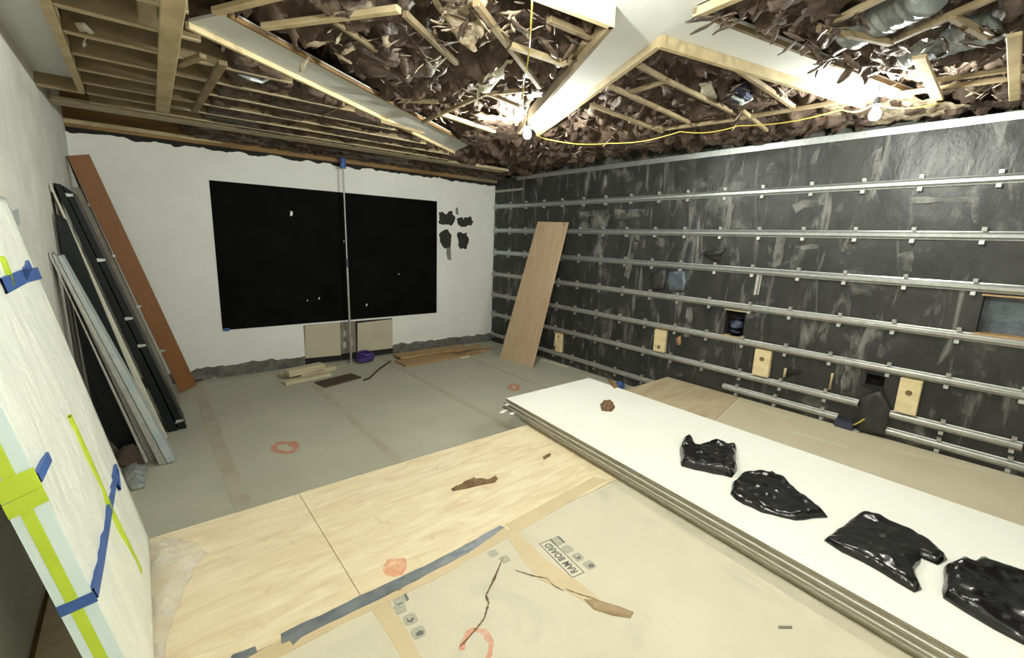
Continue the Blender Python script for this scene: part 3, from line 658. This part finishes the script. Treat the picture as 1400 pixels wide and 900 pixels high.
for i, (u, v, s) in enumerate(((272, 520, .05), (283, 516, .04), (292, 517, .03), (330, 508, .03), (255, 522, .03), (636, 462, .05))):
    p = PZ(u, v, 0) if i < 5 else Vector((4.62, YB-.03, .17)); ol = [(p.x+s*(1+.3*math.sin(k*2.1+i))*math.cos(k*.7), p.y-.03+s*.7*(1+.3*math.cos(k*1.7))*math.sin(k*.7)) for k in range(9)]
    if i < 5: tag(blanket('plaster_lump', tanpan if i == 2 else rubble, ol, .02, lambda x, y, dd: .012+dd*.7+.006*fr(x*40, y*40, 1, 2), lambda x, y, dd: 0), ('largest lump of broken plaster at the foot of the orange-brown plank', 'plaster lump lying second from the orange-brown plank', 'pale plaster lump lying third from the orange-brown plank', 'lone plaster lump at the wall below the black panel corner', 'plaster crumb touching the orange-brown plank')[i], 'plaster', 'plaster lumps at the back wall')
bm = bmesh.new(); a = PZ(738, 492, .0); b = PZ(776, 502, .0); bar(bm, a, b, .05, .012); tag(from_bm('white_strip', bm, cream), 'thin white strip on the floor below the lowest channel', 'strip')

# ------------------------------------------------------------------ boards leaning on the left wall
def upright(name, m, Y, pix, depth, label, cat='board', group='boards leaning on the left wall'):
    pts = []
    for u, v in pix:
        q = PY(u, v, Y); q.x = max(q.x, XL+.004); q.z = max(q.z, 0.0); pts.append(q)
    bm = bmesh.new(); hexa(bm, pts, [q+Vector((0, depth, 0)) for q in pts]); bmesh.ops.bevel(bm, geom=bm.edges[:], offset=.003, segments=1, affect='EDGES')
    return tag(from_bm(name, bm, m), label, cat, group)
ob = upright('orange_plank', orange_b, 6.50, ((91, 213), (122, 211), (269, 527), (247, 540)), .04, 'long orange-brown plank leaning at the left wall')
upright('black_strip', black_slab, 6.58, ((79, 213), (91, 213), (215, 480), (200, 480)), .05, 'narrow black board behind the orange-brown plank')
gb = upright('grey_board', grey_bd, 6.10, ((97, 256), (107, 256), (247, 551), (238, 558)), .25, 'grey-brown board edge between black slab and orange-brown plank')
s2 = upright('black_slab', black_slab, 5.27, ((85, 254), (98, 262), (256, 588), (246, 594)), .45, 'thick black slab with metal clips, beside the grey-brown board')
upright('black_slab', black_slab, 5.25, ((73, 250), (83, 252), (244, 595), (231, 598)), .45, 'thick black slab beside the cream board edge')
upright('cream_board', cream, 4.98, ((63, 252), (69, 252), (229, 599), (219, 602)), .05, 'cream-white board edge leaning beside the black slabs')
upright('red_board', redb, 5.05, ((64, 262), (72, 262), (214, 585), (194, 592)), .15, 'dark red board leaning behind the pale blue board')
upright('pale_blue_board', bluepane, 4.50, ((77, 350), (83, 350), (240, 630), (229, 634)), .2, 'pale blue plastic-covered board leaning at the left wall')
upright('metal_stud', galv_dull, 4.50, ((70, 348), (75, 348), (228, 634), (218, 637)), .1, 'metal stud leaning against the pale blue board', 'stud')
upright('metal_stud', galv_dull, 4.62, ((62, 345), (68, 345), (215, 638), (206, 640)), .1, 'metal stud in the middle of the leaning trio', 'stud')
upright('metal_stud', galv_dull, 4.43, ((56, 346), (59, 346), (203, 632), (199, 634)), .04, 'thin metal stud leaning outermost beside the dark sheet', 'stud')
upright('black_sheet', black_slab, 4.90, ((74, 292), (90, 300), (212, 590), (216, 625), (170, 625), (133, 585), (110, 470), (86, 350)), .05, 'black plastic-covered sheet leaning behind the metal studs', 'sheet')
for u, v, Yk, par in ((92, 268, 5.26, s2), (137, 357, 5.26, s2), (175, 437, 5.26, s2), (193, 474, 5.26, s2), (245, 577, 5.26, s2), (152, 351, 6.49, ob), (188, 420, 6.49, ob), (221, 481, 6.49, ob), (116, 281, 6.49, ob)):
    q = PY(u, v, Yk); bm = bmesh.new(); s = .035
    hexa(bm, [q+Vector((-s, 0, -.012)), q+Vector((s, 0, .0)), q+Vector((s, 0, .018)), q+Vector((-s*.6, 0, .022))], [q+Vector((-s, .03, -.012)), q+Vector((s, .03, .0)), q+Vector((s, .03, .018)), q+Vector((-s*.6, .03, .022))])
    from_bm('clip', bm, galv, par)
ol = [(PZ(u, v, 0).x, min(4.87, PZ(u, v, 0).y)) for u, v in ((140, 600), (165, 588), (195, 600), (205, 628), (192, 640), (165, 640), (150, 630))]
tag(blanket('rubble_sack', rubble, ol, .035, lambda x, y, dd: .03+min(dd, .09)*1.3+.035*fr(x*9, y*9, 2, 3), lambda x, y, dd: 0), 'dark brown slumped sack at the foot of the black sheet', 'sack')
ol = [tuple(PZ(u, v, 0))[:2] for u, v in ((168, 645), (188, 638), (202, 642), (198, 668), (180, 672), (170, 662))]
tag(blanket('plastic_scrap', mat('grey_clear', (.20, .22, .22), .2, col2=(.4, .4, .37), nscale=14, bump=.5, bscale=12), ol, .025, lambda x, y, dd: .02+min(dd, .06)*.8+.03*abs(fr(x*14, y*14, 2, 3)), lambda x, y, dd: 0), 'crumpled grey plastic scrap on the floor below the leaning studs', 'plastic')

# ------------------------------------------------------------------ wrapped panel leaning at the left, near the camera
WY0, WY1, WT = 1.65, 2.853, .072
Lv = Vector((-.178, 0, 1)).normalized(); Nv = Vector((1, 0, .178)).normalized(); W0 = Vector((-.101, 0, ZR+.0145))
def wf(a, b, h): p = W0+Vector((0, a, 0))+Lv*b+Nv*h; return (p.x, p.y, p.z)
def WP(u, v):
    q = ray(u, v); t = (W0-O).dot(Nv)/q.dot(Nv); p = O+q*t; return (p.y, (p-W0).dot(Lv))
wroot = empty('wrapped_panel', (-.106, (WY0+WY1)/2, ZR), 'tall panel wrapped in white plastic and taped, leaning at the left wall', 'panel')
SL = 1.78
wrinkle = lambda y, s, dd: min(.0095, (.013*abs(fr(y*3.1, s*1.6, 3, 4))+.003*fr(y*9, s*5, 5, 3))*min(1, dd*9))
o = blanket('plastic_cover', wrap, [(WY0, .02), (WY1, .02), (WY1, SL), (WY0, SL)], .045, wrinkle, lambda a, b, dd: -WT, smooth=True, frame=wf); adopt(o, wroot)
me = o.data
o2 = bmesh.new()
for y0 in (WY0-.004,):
    hexa(o2, [wf(y0, .0, -WT-.001), wf(y0, .0, .004), wf(y0, SL+.002, .004), wf(y0, SL+.002, -WT-.001)], [wf(y0+.005, .0, -WT-.001), wf(y0+.005, .0, .004), wf(y0+.005, SL+.002, .004), wf(y0+.005, SL+.002, -WT-.001)])
adopt(from_bm('edge_strip', o2, wrap_edge), wroot)
EOFF = [0]
def strip_edge(m, s0, s1, h0, h1, name):       # tape on the near end face
    EOFF[0] += 1; b2 = bmesh.new(); y0 = WY0-.0055-.001*EOFF[0]
    hexa(b2, [wf(y0, s0[0], h0), wf(y0, s0[1], h1), wf(y0, s1[1], h1), wf(y0, s1[0], h0)], [wf(y0+.002, s0[0], h0), wf(y0+.002, s0[1], h1), wf(y0+.002, s1[1], h1), wf(y0+.002, s1[0], h0)])
    adopt(from_bm(name, b2, m), wroot)
strip_edge(green_t, (.0, .0), (SL, SL), -.052, -.026, 'green_tape')
def strip_face(m, pix, wd, name):               # tape across the wrapped face, following its wrinkles
    pts = [Vector(WP(u, v)) for u, v in pix]; path = []
    for a, b in zip(pts, pts[1:]): path += [a.lerp(b, j/14) for j in range(14)]
    path.append(pts[-1]); b2 = bmesh.new(); L_, R_ = [], []
    for i, p in enumerate(path):
        t = (path[min(i+1, len(path)-1)]-path[max(i-1, 0)]).normalized(); n = Vector((-t.y, t.x))*wd/2
        for lst, q in ((L_, p+n), (R_, p-n)):
            y = min(max(q.x, WY0-.004), WY1); h = .011
            lst.append((b2.verts.new(wf(y, q.y, h)), b2.verts.new(wf(y, q.y, h-.010))))
    for i in range(len(path)-1):
        b2.faces.new((L_[i][0], R_[i][0], R_[i+1][0], L_[i+1][0])); b2.faces.new((L_[i][1], L_[i+1][1], R_[i+1][1], R_[i][1]))
        b2.faces.new((L_[i][0], L_[i+1][0], L_[i+1][1], L_[i][1])); b2.faces.new((R_[i][0], R_[i][1], R_[i+1][1], R_[i+1][0]))
    adopt(from_bm(name, b2, m), wroot)
strip_face(blue_t, ((124, 819), (134, 770), (148, 690), (157, 640)), .036, 'blue_tape')
strip_face(blue_t, ((157, 641), (160, 668)), .036, 'blue_tape')
strip_face(blue_t, ((43, 664), (62, 626)), .03, 'blue_tape')
strip_face(blue_t, ((0, 392), (30, 378), (50, 374)), .05, 'blue_tape')
strip_face(blue_t, ((28, 378), (37, 362)), .035, 'blue_tape')
strip_face(green_t, ((92, 570), (115, 620), (150, 700), (190, 782)), .035, 'green_tape')
strip_face(green_t, ((0, 352), (15, 392)), .035, 'green_tape')
for (uv, m) in ((((80, 836), (124, 817)), blue_t),):
    a, b = PY(*uv[0], WY0), PY(*uv[1], WY0)
    s_a, s_b = (a-W0).dot(Lv), (b-W0).dot(Lv); strip_edge(m, (s_a-.018, s_b-.018), (s_a+.018, s_b+.018), -WT-.001, .008, 'blue_tape')
for (ua, ub, wd) in (((8, 672), (42, 654), .03), ((25, 694), (55, 676), .022)):
    a, b = PY(*ua, WY0), PY(*ub, WY0); s_a, s_b = (a-W0).dot(Lv), (b-W0).dot(Lv); strip_edge(green_t, (s_a-wd, s_b-wd), (s_a+wd, s_b+wd), -WT-.001, .009, 'green_tape')
pts = [PX(u, v, XL) for u, v in ((12, 290), (24, 286), (26, 308), (18, 300))]
tag(slab('sticker', bluepane, [(p.y, p.z) for p in pts], .0005, .004, None, lambda a, b, h: (XL+h, a, b)), 'small pale blue sticker on the plaster wall above the wrapped panel', 'sticker')
# spilled skirt of plastic
ol = jag([tuple(PZ(u, v, ZR))[:2] for u, v in ((206, 744), (245, 736), (272, 742), (283, 757), (262, 790), (246, 830), (238, 868), (222, 905), (200, 990), (200, 900))], .05, .03, 4)
tag(blanket('plastic_skirt', clear_pl, ol, .025, lambda x, y, dd: ZR+.004+min(dd, .05)*.5+.045*abs(fr(x*10, y*10, 3, 4))*min(1, dd*14), lambda x, y, dd: ZR+.001), 'crumpled clear plastic spilling from the wrapped panel onto the plywood', 'plastic sheet')

# ------------------------------------------------------------------ riser covering
PS = 1.84
p1 = bx('plywood_sheet', ply, (XL+.02, .652, PS-.03, 2.915, ZR-.012, ZR)); tag(p1, 'plywood sheet on the riser running under the wrapped panel', 'plywood', 'plywood sheets on the riser')
p2 = bx('plywood_sheet', ply, (.656, 3.05, PS-.03, 2.92, ZR-.012, ZR)); tag(p2, 'long plywood sheet on the riser running under the drywall stack', 'plywood', 'plywood sheets on the riser')
p3 = slab('plywood_sheet', ply_tan, [(3.6, 1.86), (4.32, 1.98), (5.10, 2.14), (XR-.03, 2.14), (XR-.03, 3.07), (3.6, 3.03)], ZR-.012, ZR); tag(p3, 'tan plywood sheet on the riser between drywall stack and black wall', 'plywood', 'plywood sheets on the riser')
c1 = bx('cardboard_sheet', card, (XL+.02, .7030, YN+.02, PS-.035, ZR-.012, ZR)); tag(c1, 'floor-protection cardboard beside the wrapped panel, left of the kraft tape seam', 'cardboard', 'cardboard sheets on the riser')
c2 = bx('cardboard_sheet', card, (.7032, 1.4428, YN+.02, PS-.035, ZR-.012, ZR)); tag(c2, 'floor-protection cardboard with an orange sprayed ring and a long tear', 'cardboard', 'cardboard sheets on the riser')
c3 = bx('cardboard_sheet', card, (1.4430, 3.45, YN+.02, PS-.035, ZR-.012, ZR)); tag(c3, 'floor-protection cardboard with printed lettering beside the drywall stack', 'cardboard', 'cardboard sheets on the riser')
c4 = slab('cardboard_sheet', card_r, [(3.47, YN+.02), (XR-.03, YN+.02), (XR-.03, 2.135), (5.10, 2.135), (4.32, 1.975), (3.6, 1.855), (3.47, 1.855)], ZR-.012, ZR); tag(c4, 'tan floor-protection cardboard along the foot of the black wall', 'cardboard', 'cardboard sheets on the riser')
for wd in ((1040, 560, 1080, 572), (1080, 590, 1160, 612), (1230, 618, 1400, 655)):   # taped joints on the tan cardboard
    a, b = PZ(wd[0], wd[1], ZR), PZ(wd[2], wd[3], ZR); bm = bmesh.new(); bar(bm, (a.x, a.y, ZR), (b.x, b.y, ZR), .05, .0012); from_bm('joint_tape', bm, card, c4)
def tape(m, pix, z, label, rough=.004, cat='tape', step=.12, name='tape_strip', group=None):
    ol = jag([tuple(PZ(u, v, ZR))[:2] for u, v in pix], .04, rough, pix[0][1])
    return tag(blanket(name, m, ol, step, lambda x, y, dd: z+.0006*fr(x*20, y*20, 1, 2), lambda x, y, dd: ZR+.0001, smooth=False), label, cat, group)
tape(kraft, ((690, 718), (812, 652), (829, 657), (706, 729)), ZR+.0016, 'kraft paper tape along the plywood edge up to the drywall stack')
tape(kraft, ((686, 722), (712, 730), (745, 765), (790, 795), (845, 838), (820, 838), (770, 805), (735, 792), (712, 762)), ZR+.0012, 'torn kraft paper tape seam beside the printed lettering')
tape(kraft, ((503, 826), (530, 822), (549, 850), (580, 905), (552, 905)), ZR+.0012, 'kraft paper tape seam beside the small printed icons')
tape(kraft, ((330, 905), (388, 872), (690, 722), (700, 732), (600, 790), (480, 848), (395, 892), (372, 905)), ZR+.0018, 'kraft paper tape under the grey duct tape on the plywood edge')
tape(duct, ((384, 868), (500, 812), (600, 765), (684, 719), (690, 722), (640, 757), (560, 800), (480, 838), (412, 872), (402, 882), (396, 876), (386, 881)), ZR+.0034, 'grey duct tape strip along the near edge of the plywood', .006)
tape(duct, ((318, 896), (350, 884), (352, 893), (330, 905), (312, 905)), ZR+.0034, 'scrap of grey duct tape at the plywood edge by the wrapped panel', .006)
# tears
def tear(pix, wd, parent):
    pts = [PZ(u, v, ZR) for u, v in pix]; path = []
    for a, b in zip(pts, pts[1:]): path += [a.lerp(b, j/6) for j in range(6)]
    path.append(pts[-1]); bm = bmesh.new(); L_, R_ = [], []
    for i, p in enumerate(path):
        t = (path[min(i+1, len(path)-1)]-path[max(i-1, 0)]).normalized(); n = Vector((-t.y, t.x, 0)); ww = .85*wd*(.3+abs(fr(p.x*30, p.y*30, 2, 2)))*min(1, i/2+.2, (len(path)-1-i)/2+.2)
        L_.append(bm.verts.new(p+n*ww/2+Vector((0, 0, .0006)))); R_.append(bm.verts.new(p-n*ww/2+Vector((0, 0, .0045))))
    for i in range(len(path)-1): bm.faces.new((L_[i], R_[i], R_[i+1], L_[i+1]))
    o = from_bm('tear', bm, brown_p, parent); md = o.modifiers.new('t', 'SOLIDIFY'); md.thickness = .001
tear([(628, 885), (640, 873), (655, 855), (662, 846), (668, 825), (664, 815), (675, 793), (688, 762)], .016, c2)
tear([(705, 780), (730, 788), (748, 791), (757, 801), (770, 808)], .014, c2)
tear([(774, 806), (790, 812), (810, 818), (830, 828)], .014, c3)
tear([(520, 818), (540, 808), (551, 806)], .016, c2)
ol = [tuple(PZ(u, v, ZR))[:2] for u, v in ((798, 820), (815, 822), (845, 830), (866, 838), (862, 846), (838, 842), (812, 834))]
tag(blanket('torn_cardboard', mat('torn_brown', (.40, .29, .17), .8, col2=(.30, .21, .11), nscale=20), ol, .015, lambda x, y, dd: ZR+.004+.7*min(dd, .012)+.008*fr(x*18, y*18, 1, 2), lambda x, y, dd: ZR+.0002), 'curled torn flap of brown cardboard beside the lettering', 'cardboard scrap')
# printing on the cardboard
def prt(name, m, ol, parent, z=ZR+.0001): o = slab(name, m, ol, z, z+.0007, parent); return o
ft = bpy.data.curves.new('lettering', 'FONT'); ft.body = 'RAM BOARD'; ft.size = .066; ft.extrude = .0004; ft.align_x = 'CENTER'; ft.align_y = 'CENTER'; ft.offset = .0018; ft.space_character = 1.05
fo = bpy.data.objects.new('t', ft); C.objects.link(fo); bpy.context.view_layer.update()
tme = bpy.data.meshes.new_from_object(fo.evaluated_get(bpy.context.evaluated_depsgraph_get())); bpy.data.objects.remove(fo)
a, b = PZ(787, 783, ZR), PZ(748, 744, ZR); mid = (a+b)/2
lx = [v.co.x for v in tme.vertices]; Lt = max(lx)-min(lx); tl = (b-a).length
ang = math.atan2((b-a).y, (b-a).x)
to = link('lettering', tme, ink, c3); to.location = (mid.x, mid.y, ZR+.0006); to.rotation_euler = (0, 0, ang); to.scale = (tl/Lt, tl/Lt*1.35, 1)
rot = Matrix.Rotation(ang, 2)
def loc(p): q = rot @ Vector(p); return (mid.x+q.x, mid.y+q.y)
hw, hh = tl/2+.018, .036
for rect in ((-hw, hw, hh, hh+.005), (-hw, hw, -hh-.005, -hh), (-hw-.005, -hw, -hh-.005, hh+.005), (hw, hw+.005, -hh-.005, hh+.005)):
    prt('lettering_frame', ink, [loc((rect[0], rect[2])), loc((rect[1], rect[2])), loc((rect[1], rect[3])), loc((rect[0], rect[3]))], c3)
def icon(cx, cy, s, parent, lc, glyph):
    n = 20; sq = []
    for t in range(n): an = t*2*math.pi/n; c_, s_ = math.cos(an), math.sin(an); kx = (abs(c_)**5+abs(s_)**5)**-.2; sq.append((cx+s*c_*kx, cy+s*s_*kx))
    prt('icon', ink_l, [lc(p) for p in sq], parent)
    if glyph == 0: gl = [(-.9, -.9), (.9, -.9), (.9, -.6), (-.9, -.6)]
    elif glyph == 1: gl = [(-.5, -.5), (.4, -.2), (.5, .5), (-.2, .3)]
    elif glyph == 2: gl = [(-.6, -.1), (-.1, -.6), (.1, -.3), (-.2, .2), (.5, .5), (-.4, .5)]
    else: gl = [(-.7, -.6), (0, -.7), (.2, -.1), (-.1, .5), (-.6, .3)]
    if glyph != 1: prt('icon_glyph', ink, [lc((cx+x*s, cy+y*s)) for x, y in gl], parent, ZR+.0007)
for (u, v, g, s) in ((762, 740, 0, .036), (776, 751, 1, .029), (790, 762, 2, .029), (806, 773, 3, .030)):
    q = rot.inverted() @ Vector(((PZ(u, v, ZR)-mid).x, (PZ(u, v, ZR)-mid).y)); icon(q.x, q.y, s, c3, loc, g)
for (u, v, g, s) in ((547, 818, 0, .036), (546, 833, 1, .030), (561, 847, 2, .030), (572, 865, 3, .030)):
    q = rot.inverted() @ Vector(((PZ(u, v, ZR)-mid).x, (PZ(u, v, ZR)-mid).y)); icon(q.x, q.y, s, c2, loc, g)
    prt('icon_bar', ink_l, [loc((q.x-s, q.y+s+.012)), loc((q.x+s, q.y+s+.012)), loc((q.x+s, q.y+s+.020)), loc((q.x-s, q.y+s+.020))], c2)
for u, v in ((674, 757), (690, 765)):
    q = rot.inverted() @ Vector(((PZ(u, v, ZR)-mid).x, (PZ(u, v, ZR)-mid).y)); icon(q.x, q.y, .026, c2, loc, 1)
# sprayed orange marks
def ring(m, cu, cv, ru, rv, wd, z, parent, t0=0, t1=6.283, ph=0):
    n = 40; bm = bmesh.new(); prev = None
    for i in range(n+1):
        t = t0+(t1-t0)*i/n; g = 1+.10*fr(math.cos(t)*1.3+ph, math.sin(t)*1.3, ph, 2); P0 = PZ(cu+ru*g*math.cos(t), cv+rv*g*math.sin(t), z); cc = PZ(cu, cv, z); dr = (P0-cc); L = dr.length; ww = wd*(.8+.4*fr(t, ph, 1, 2))
        aa, bb = bm.verts.new(cc+dr*max(0, (L-ww/2)/L)+Vector((0, 0, .0012))), bm.verts.new(cc+dr*((L+ww/2)/L)+Vector((0, 0, .0012)))
        if prev: bm.faces.new((prev[0], prev[1], bb, aa))
        prev = (aa, bb)
    o = from_bm('spray_mark', bm, m, parent); md = o.modifiers.new('t', 'SOLIDIFY'); md.thickness = .0008
ring(spray, 652, 886, 20, 24, .032, ZR, c2, 3.0, 7.6)
ring(spray, 540, 776, 9, 7, .075, ZR, p2); 
ring(spray_d, 390, 612, 15, 6.5, .085, 0, floor_o); ring(spray_d, 703, 530, 5.5, 3, .11, 0, floor_o)
# ------------------------------------------------------------------ drywall stack
ZS = .424; TH = .0138
xl = lambda y: 2.35+.093*y; xr = lambda y: 3.838+.0145*y
order = ['topmost', 'second', 'third', 'fourth', 'fifth', 'sixth', 'seventh']
n_sh = 7; pitch = (ZS-ZR-.004)/n_sh
rs = random.Random(3)
for i in range(n_sh):
    ztop = ZS-i*pitch if i < n_sh-1 else ZR+TH+.003
    o_ = 0 if i == 0 else rs.uniform(-.014, .022); fy = 3.285+(0 if i == 0 else (.02, .03, .02, .035, .06, -.24)[i-1])
    a, b = (xl(-1.2)-o_, -1.2), (xr(-1.2), -1.2)
    ol = [a, b, (xr(fy)+(0 if i == 0 else -.01), fy+.01), (xl(fy)-o_, fy)]
    lab = 'topmost white drywall sheet of the stack, carrying the black plastic bags' if i == 0 else ('lowest drywall sheet of the stack, set back at its far end' if i == n_sh-1 else order[i]+' drywall sheet from the top of the stack')
    tag(slab('drywall_sheet', dry_top, ol, ztop-TH, ztop, None, None, dry_side), lab, 'drywall', 'drywall sheets in the stack')
# crumbled corner
for k2, (u, v) in enumerate(((690, 562), (686, 566), (693, 557), (700, 571))):
    p = PZ(u, v, .36); ol = [(p.x+.03*math.cos(t*1.05)*(1+.4*math.sin(t*3+k2)), p.y+.02*math.sin(t*1.05)) for t in range(6)]
    tag(slab('paper_tatter', dry_top, ol, .36+.012*k2, .364+.012*k2), ('lowest', 'second lowest', 'third lowest', 'highest')[k2]+' ragged paper tatter at the crushed corner of the drywall stack', 'paper', 'paper tatters at the stack corner')
# black bags on the stack
def bag(pix, hmax, label, seed, folds, fq=4):
    ol = jag([tuple(PZ(u, v, ZS))[:2] for u, v in pix], .05, .018, seed)
    def top(x, y, dd):
        f1 = abs(fr(x*fq+seed, y*fq, seed, 3)); f2 = abs(math.sin((x*folds[0]+y*folds[1])*5+2*fr(x*2, y*2, seed, 2))); f3 = abs(fr(x*15, y*15+seed, seed, 3))
        return ZS+.006+hmax*(1-math.exp(-dd*80))*(.40+.55*f1+.40*f2+.10*f3)
    return tag(blanket('plastic_bag', bagm, ol, .013, top, lambda x, y, dd: ZS+.001), label, 'plastic bag', 'black plastic bags on the drywall')
bag([(930, 622), (932, 604), (945, 599), (951, 612), (970, 609), (1006, 614), (1008, 630), (1006, 648), (1000, 654), (975, 648), (950, 643), (932, 638)], .075, 'small crumpled black plastic bag, furthest along the drywall stack', 1.0, (1, .4))
bag([(1000, 660), (1014, 650), (1056, 648), (1075, 662), (1105, 688), (1131, 708), (1112, 710), (1088, 713), (1068, 708), (1040, 702), (1015, 690), (1001, 677)], .05, 'folded black plastic bag with a long pointed corner on the drywall', 4.0, (.3, 1))
bag([(1127, 740), (1150, 722), (1175, 704), (1200, 710), (1240, 726), (1275, 744), (1292, 765), (1282, 773), (1262, 765), (1245, 782), (1258, 806), (1250, 811), (1225, 797), (1180, 770), (1150, 755)], .045, 'neatly folded rectangular black plastic bag with two loose ties', 7.0, (.8, .2))
bag([(1292, 778), (1310, 768), (1322, 774), (1338, 766), (1370, 782), (1420, 800), (1470, 840), (1460, 890), (1400, 882), (1360, 862), (1320, 838), (1288, 818), (1292, 800)], .06, 'large frayed black plastic bag next to the neatly folded one', 9.0, (.5, .8))
# brown paper scraps
def scrap(pix, z, hgt, label, seed):
    ol = jag([tuple(PZ(u, v, z))[:2] for u, v in pix], .03, .01, seed)
    tag(blanket('paper_scrap', brown_p, ol, .012, lambda x, y, dd: z+.004+hgt*(min(dd, .025)/.025)*(.4+abs(fr(x*20, y*20, seed, 3))), lambda x, y, dd: z+.0005), label, 'paper scrap')
scrap([(820, 553), (828, 549), (838, 550), (841, 558), (836, 563), (823, 562)], ZS, .04, 'crumpled brown paper scrap in the middle of the drywall stack', 2)
scrap([(829, 517), (834, 519), (841, 524), (846, 529), (840, 532), (834, 526)], ZS, .03, 'brown paper scrap at the far edge of the drywall stack', 3)
scrap([(617, 669), (640, 659), (655, 655), (668, 657), (677, 651), (681, 655), (676, 661), (655, 664), (635, 669), (619, 672)], ZR, .03, 'long twisted brown paper scrap on the plywood', 5)
scrap([(742, 626), (748, 622), (752, 620), (752, 624), (744, 629)], ZR, .015, 'small brown paper curl on the plywood by the stack', 6)
tag(slab('pencil_stub', grey_bd, [tuple(PZ(u, v, ZR))[:2] for u, v in ((1064, 857), (1083, 857), (1083, 860), (1064, 860))], ZR+.0002, ZR+.005), 'short grey sliver on the cardboard beside the drywall stack', 'scrap')
# blue tape ball on the sunken floor behind the stack
p = PZ(850, 520, .05); bm = bmesh.new(); bmesh.ops.create_icosphere(bm, subdivisions=3, radius=.055)
for v in bm.verts: v.co *= 1+.35*fr(v.co.x*18, v.co.y*18, v.co.z*18, 3)
for v in bm.verts: v.co += Vector((4.93, 3.62, .06))
tag(from_bm('tape_ball', bm, blue_t, smooth=True), 'crumpled ball of blue tape on the floor behind the drywall stack', 'tape')
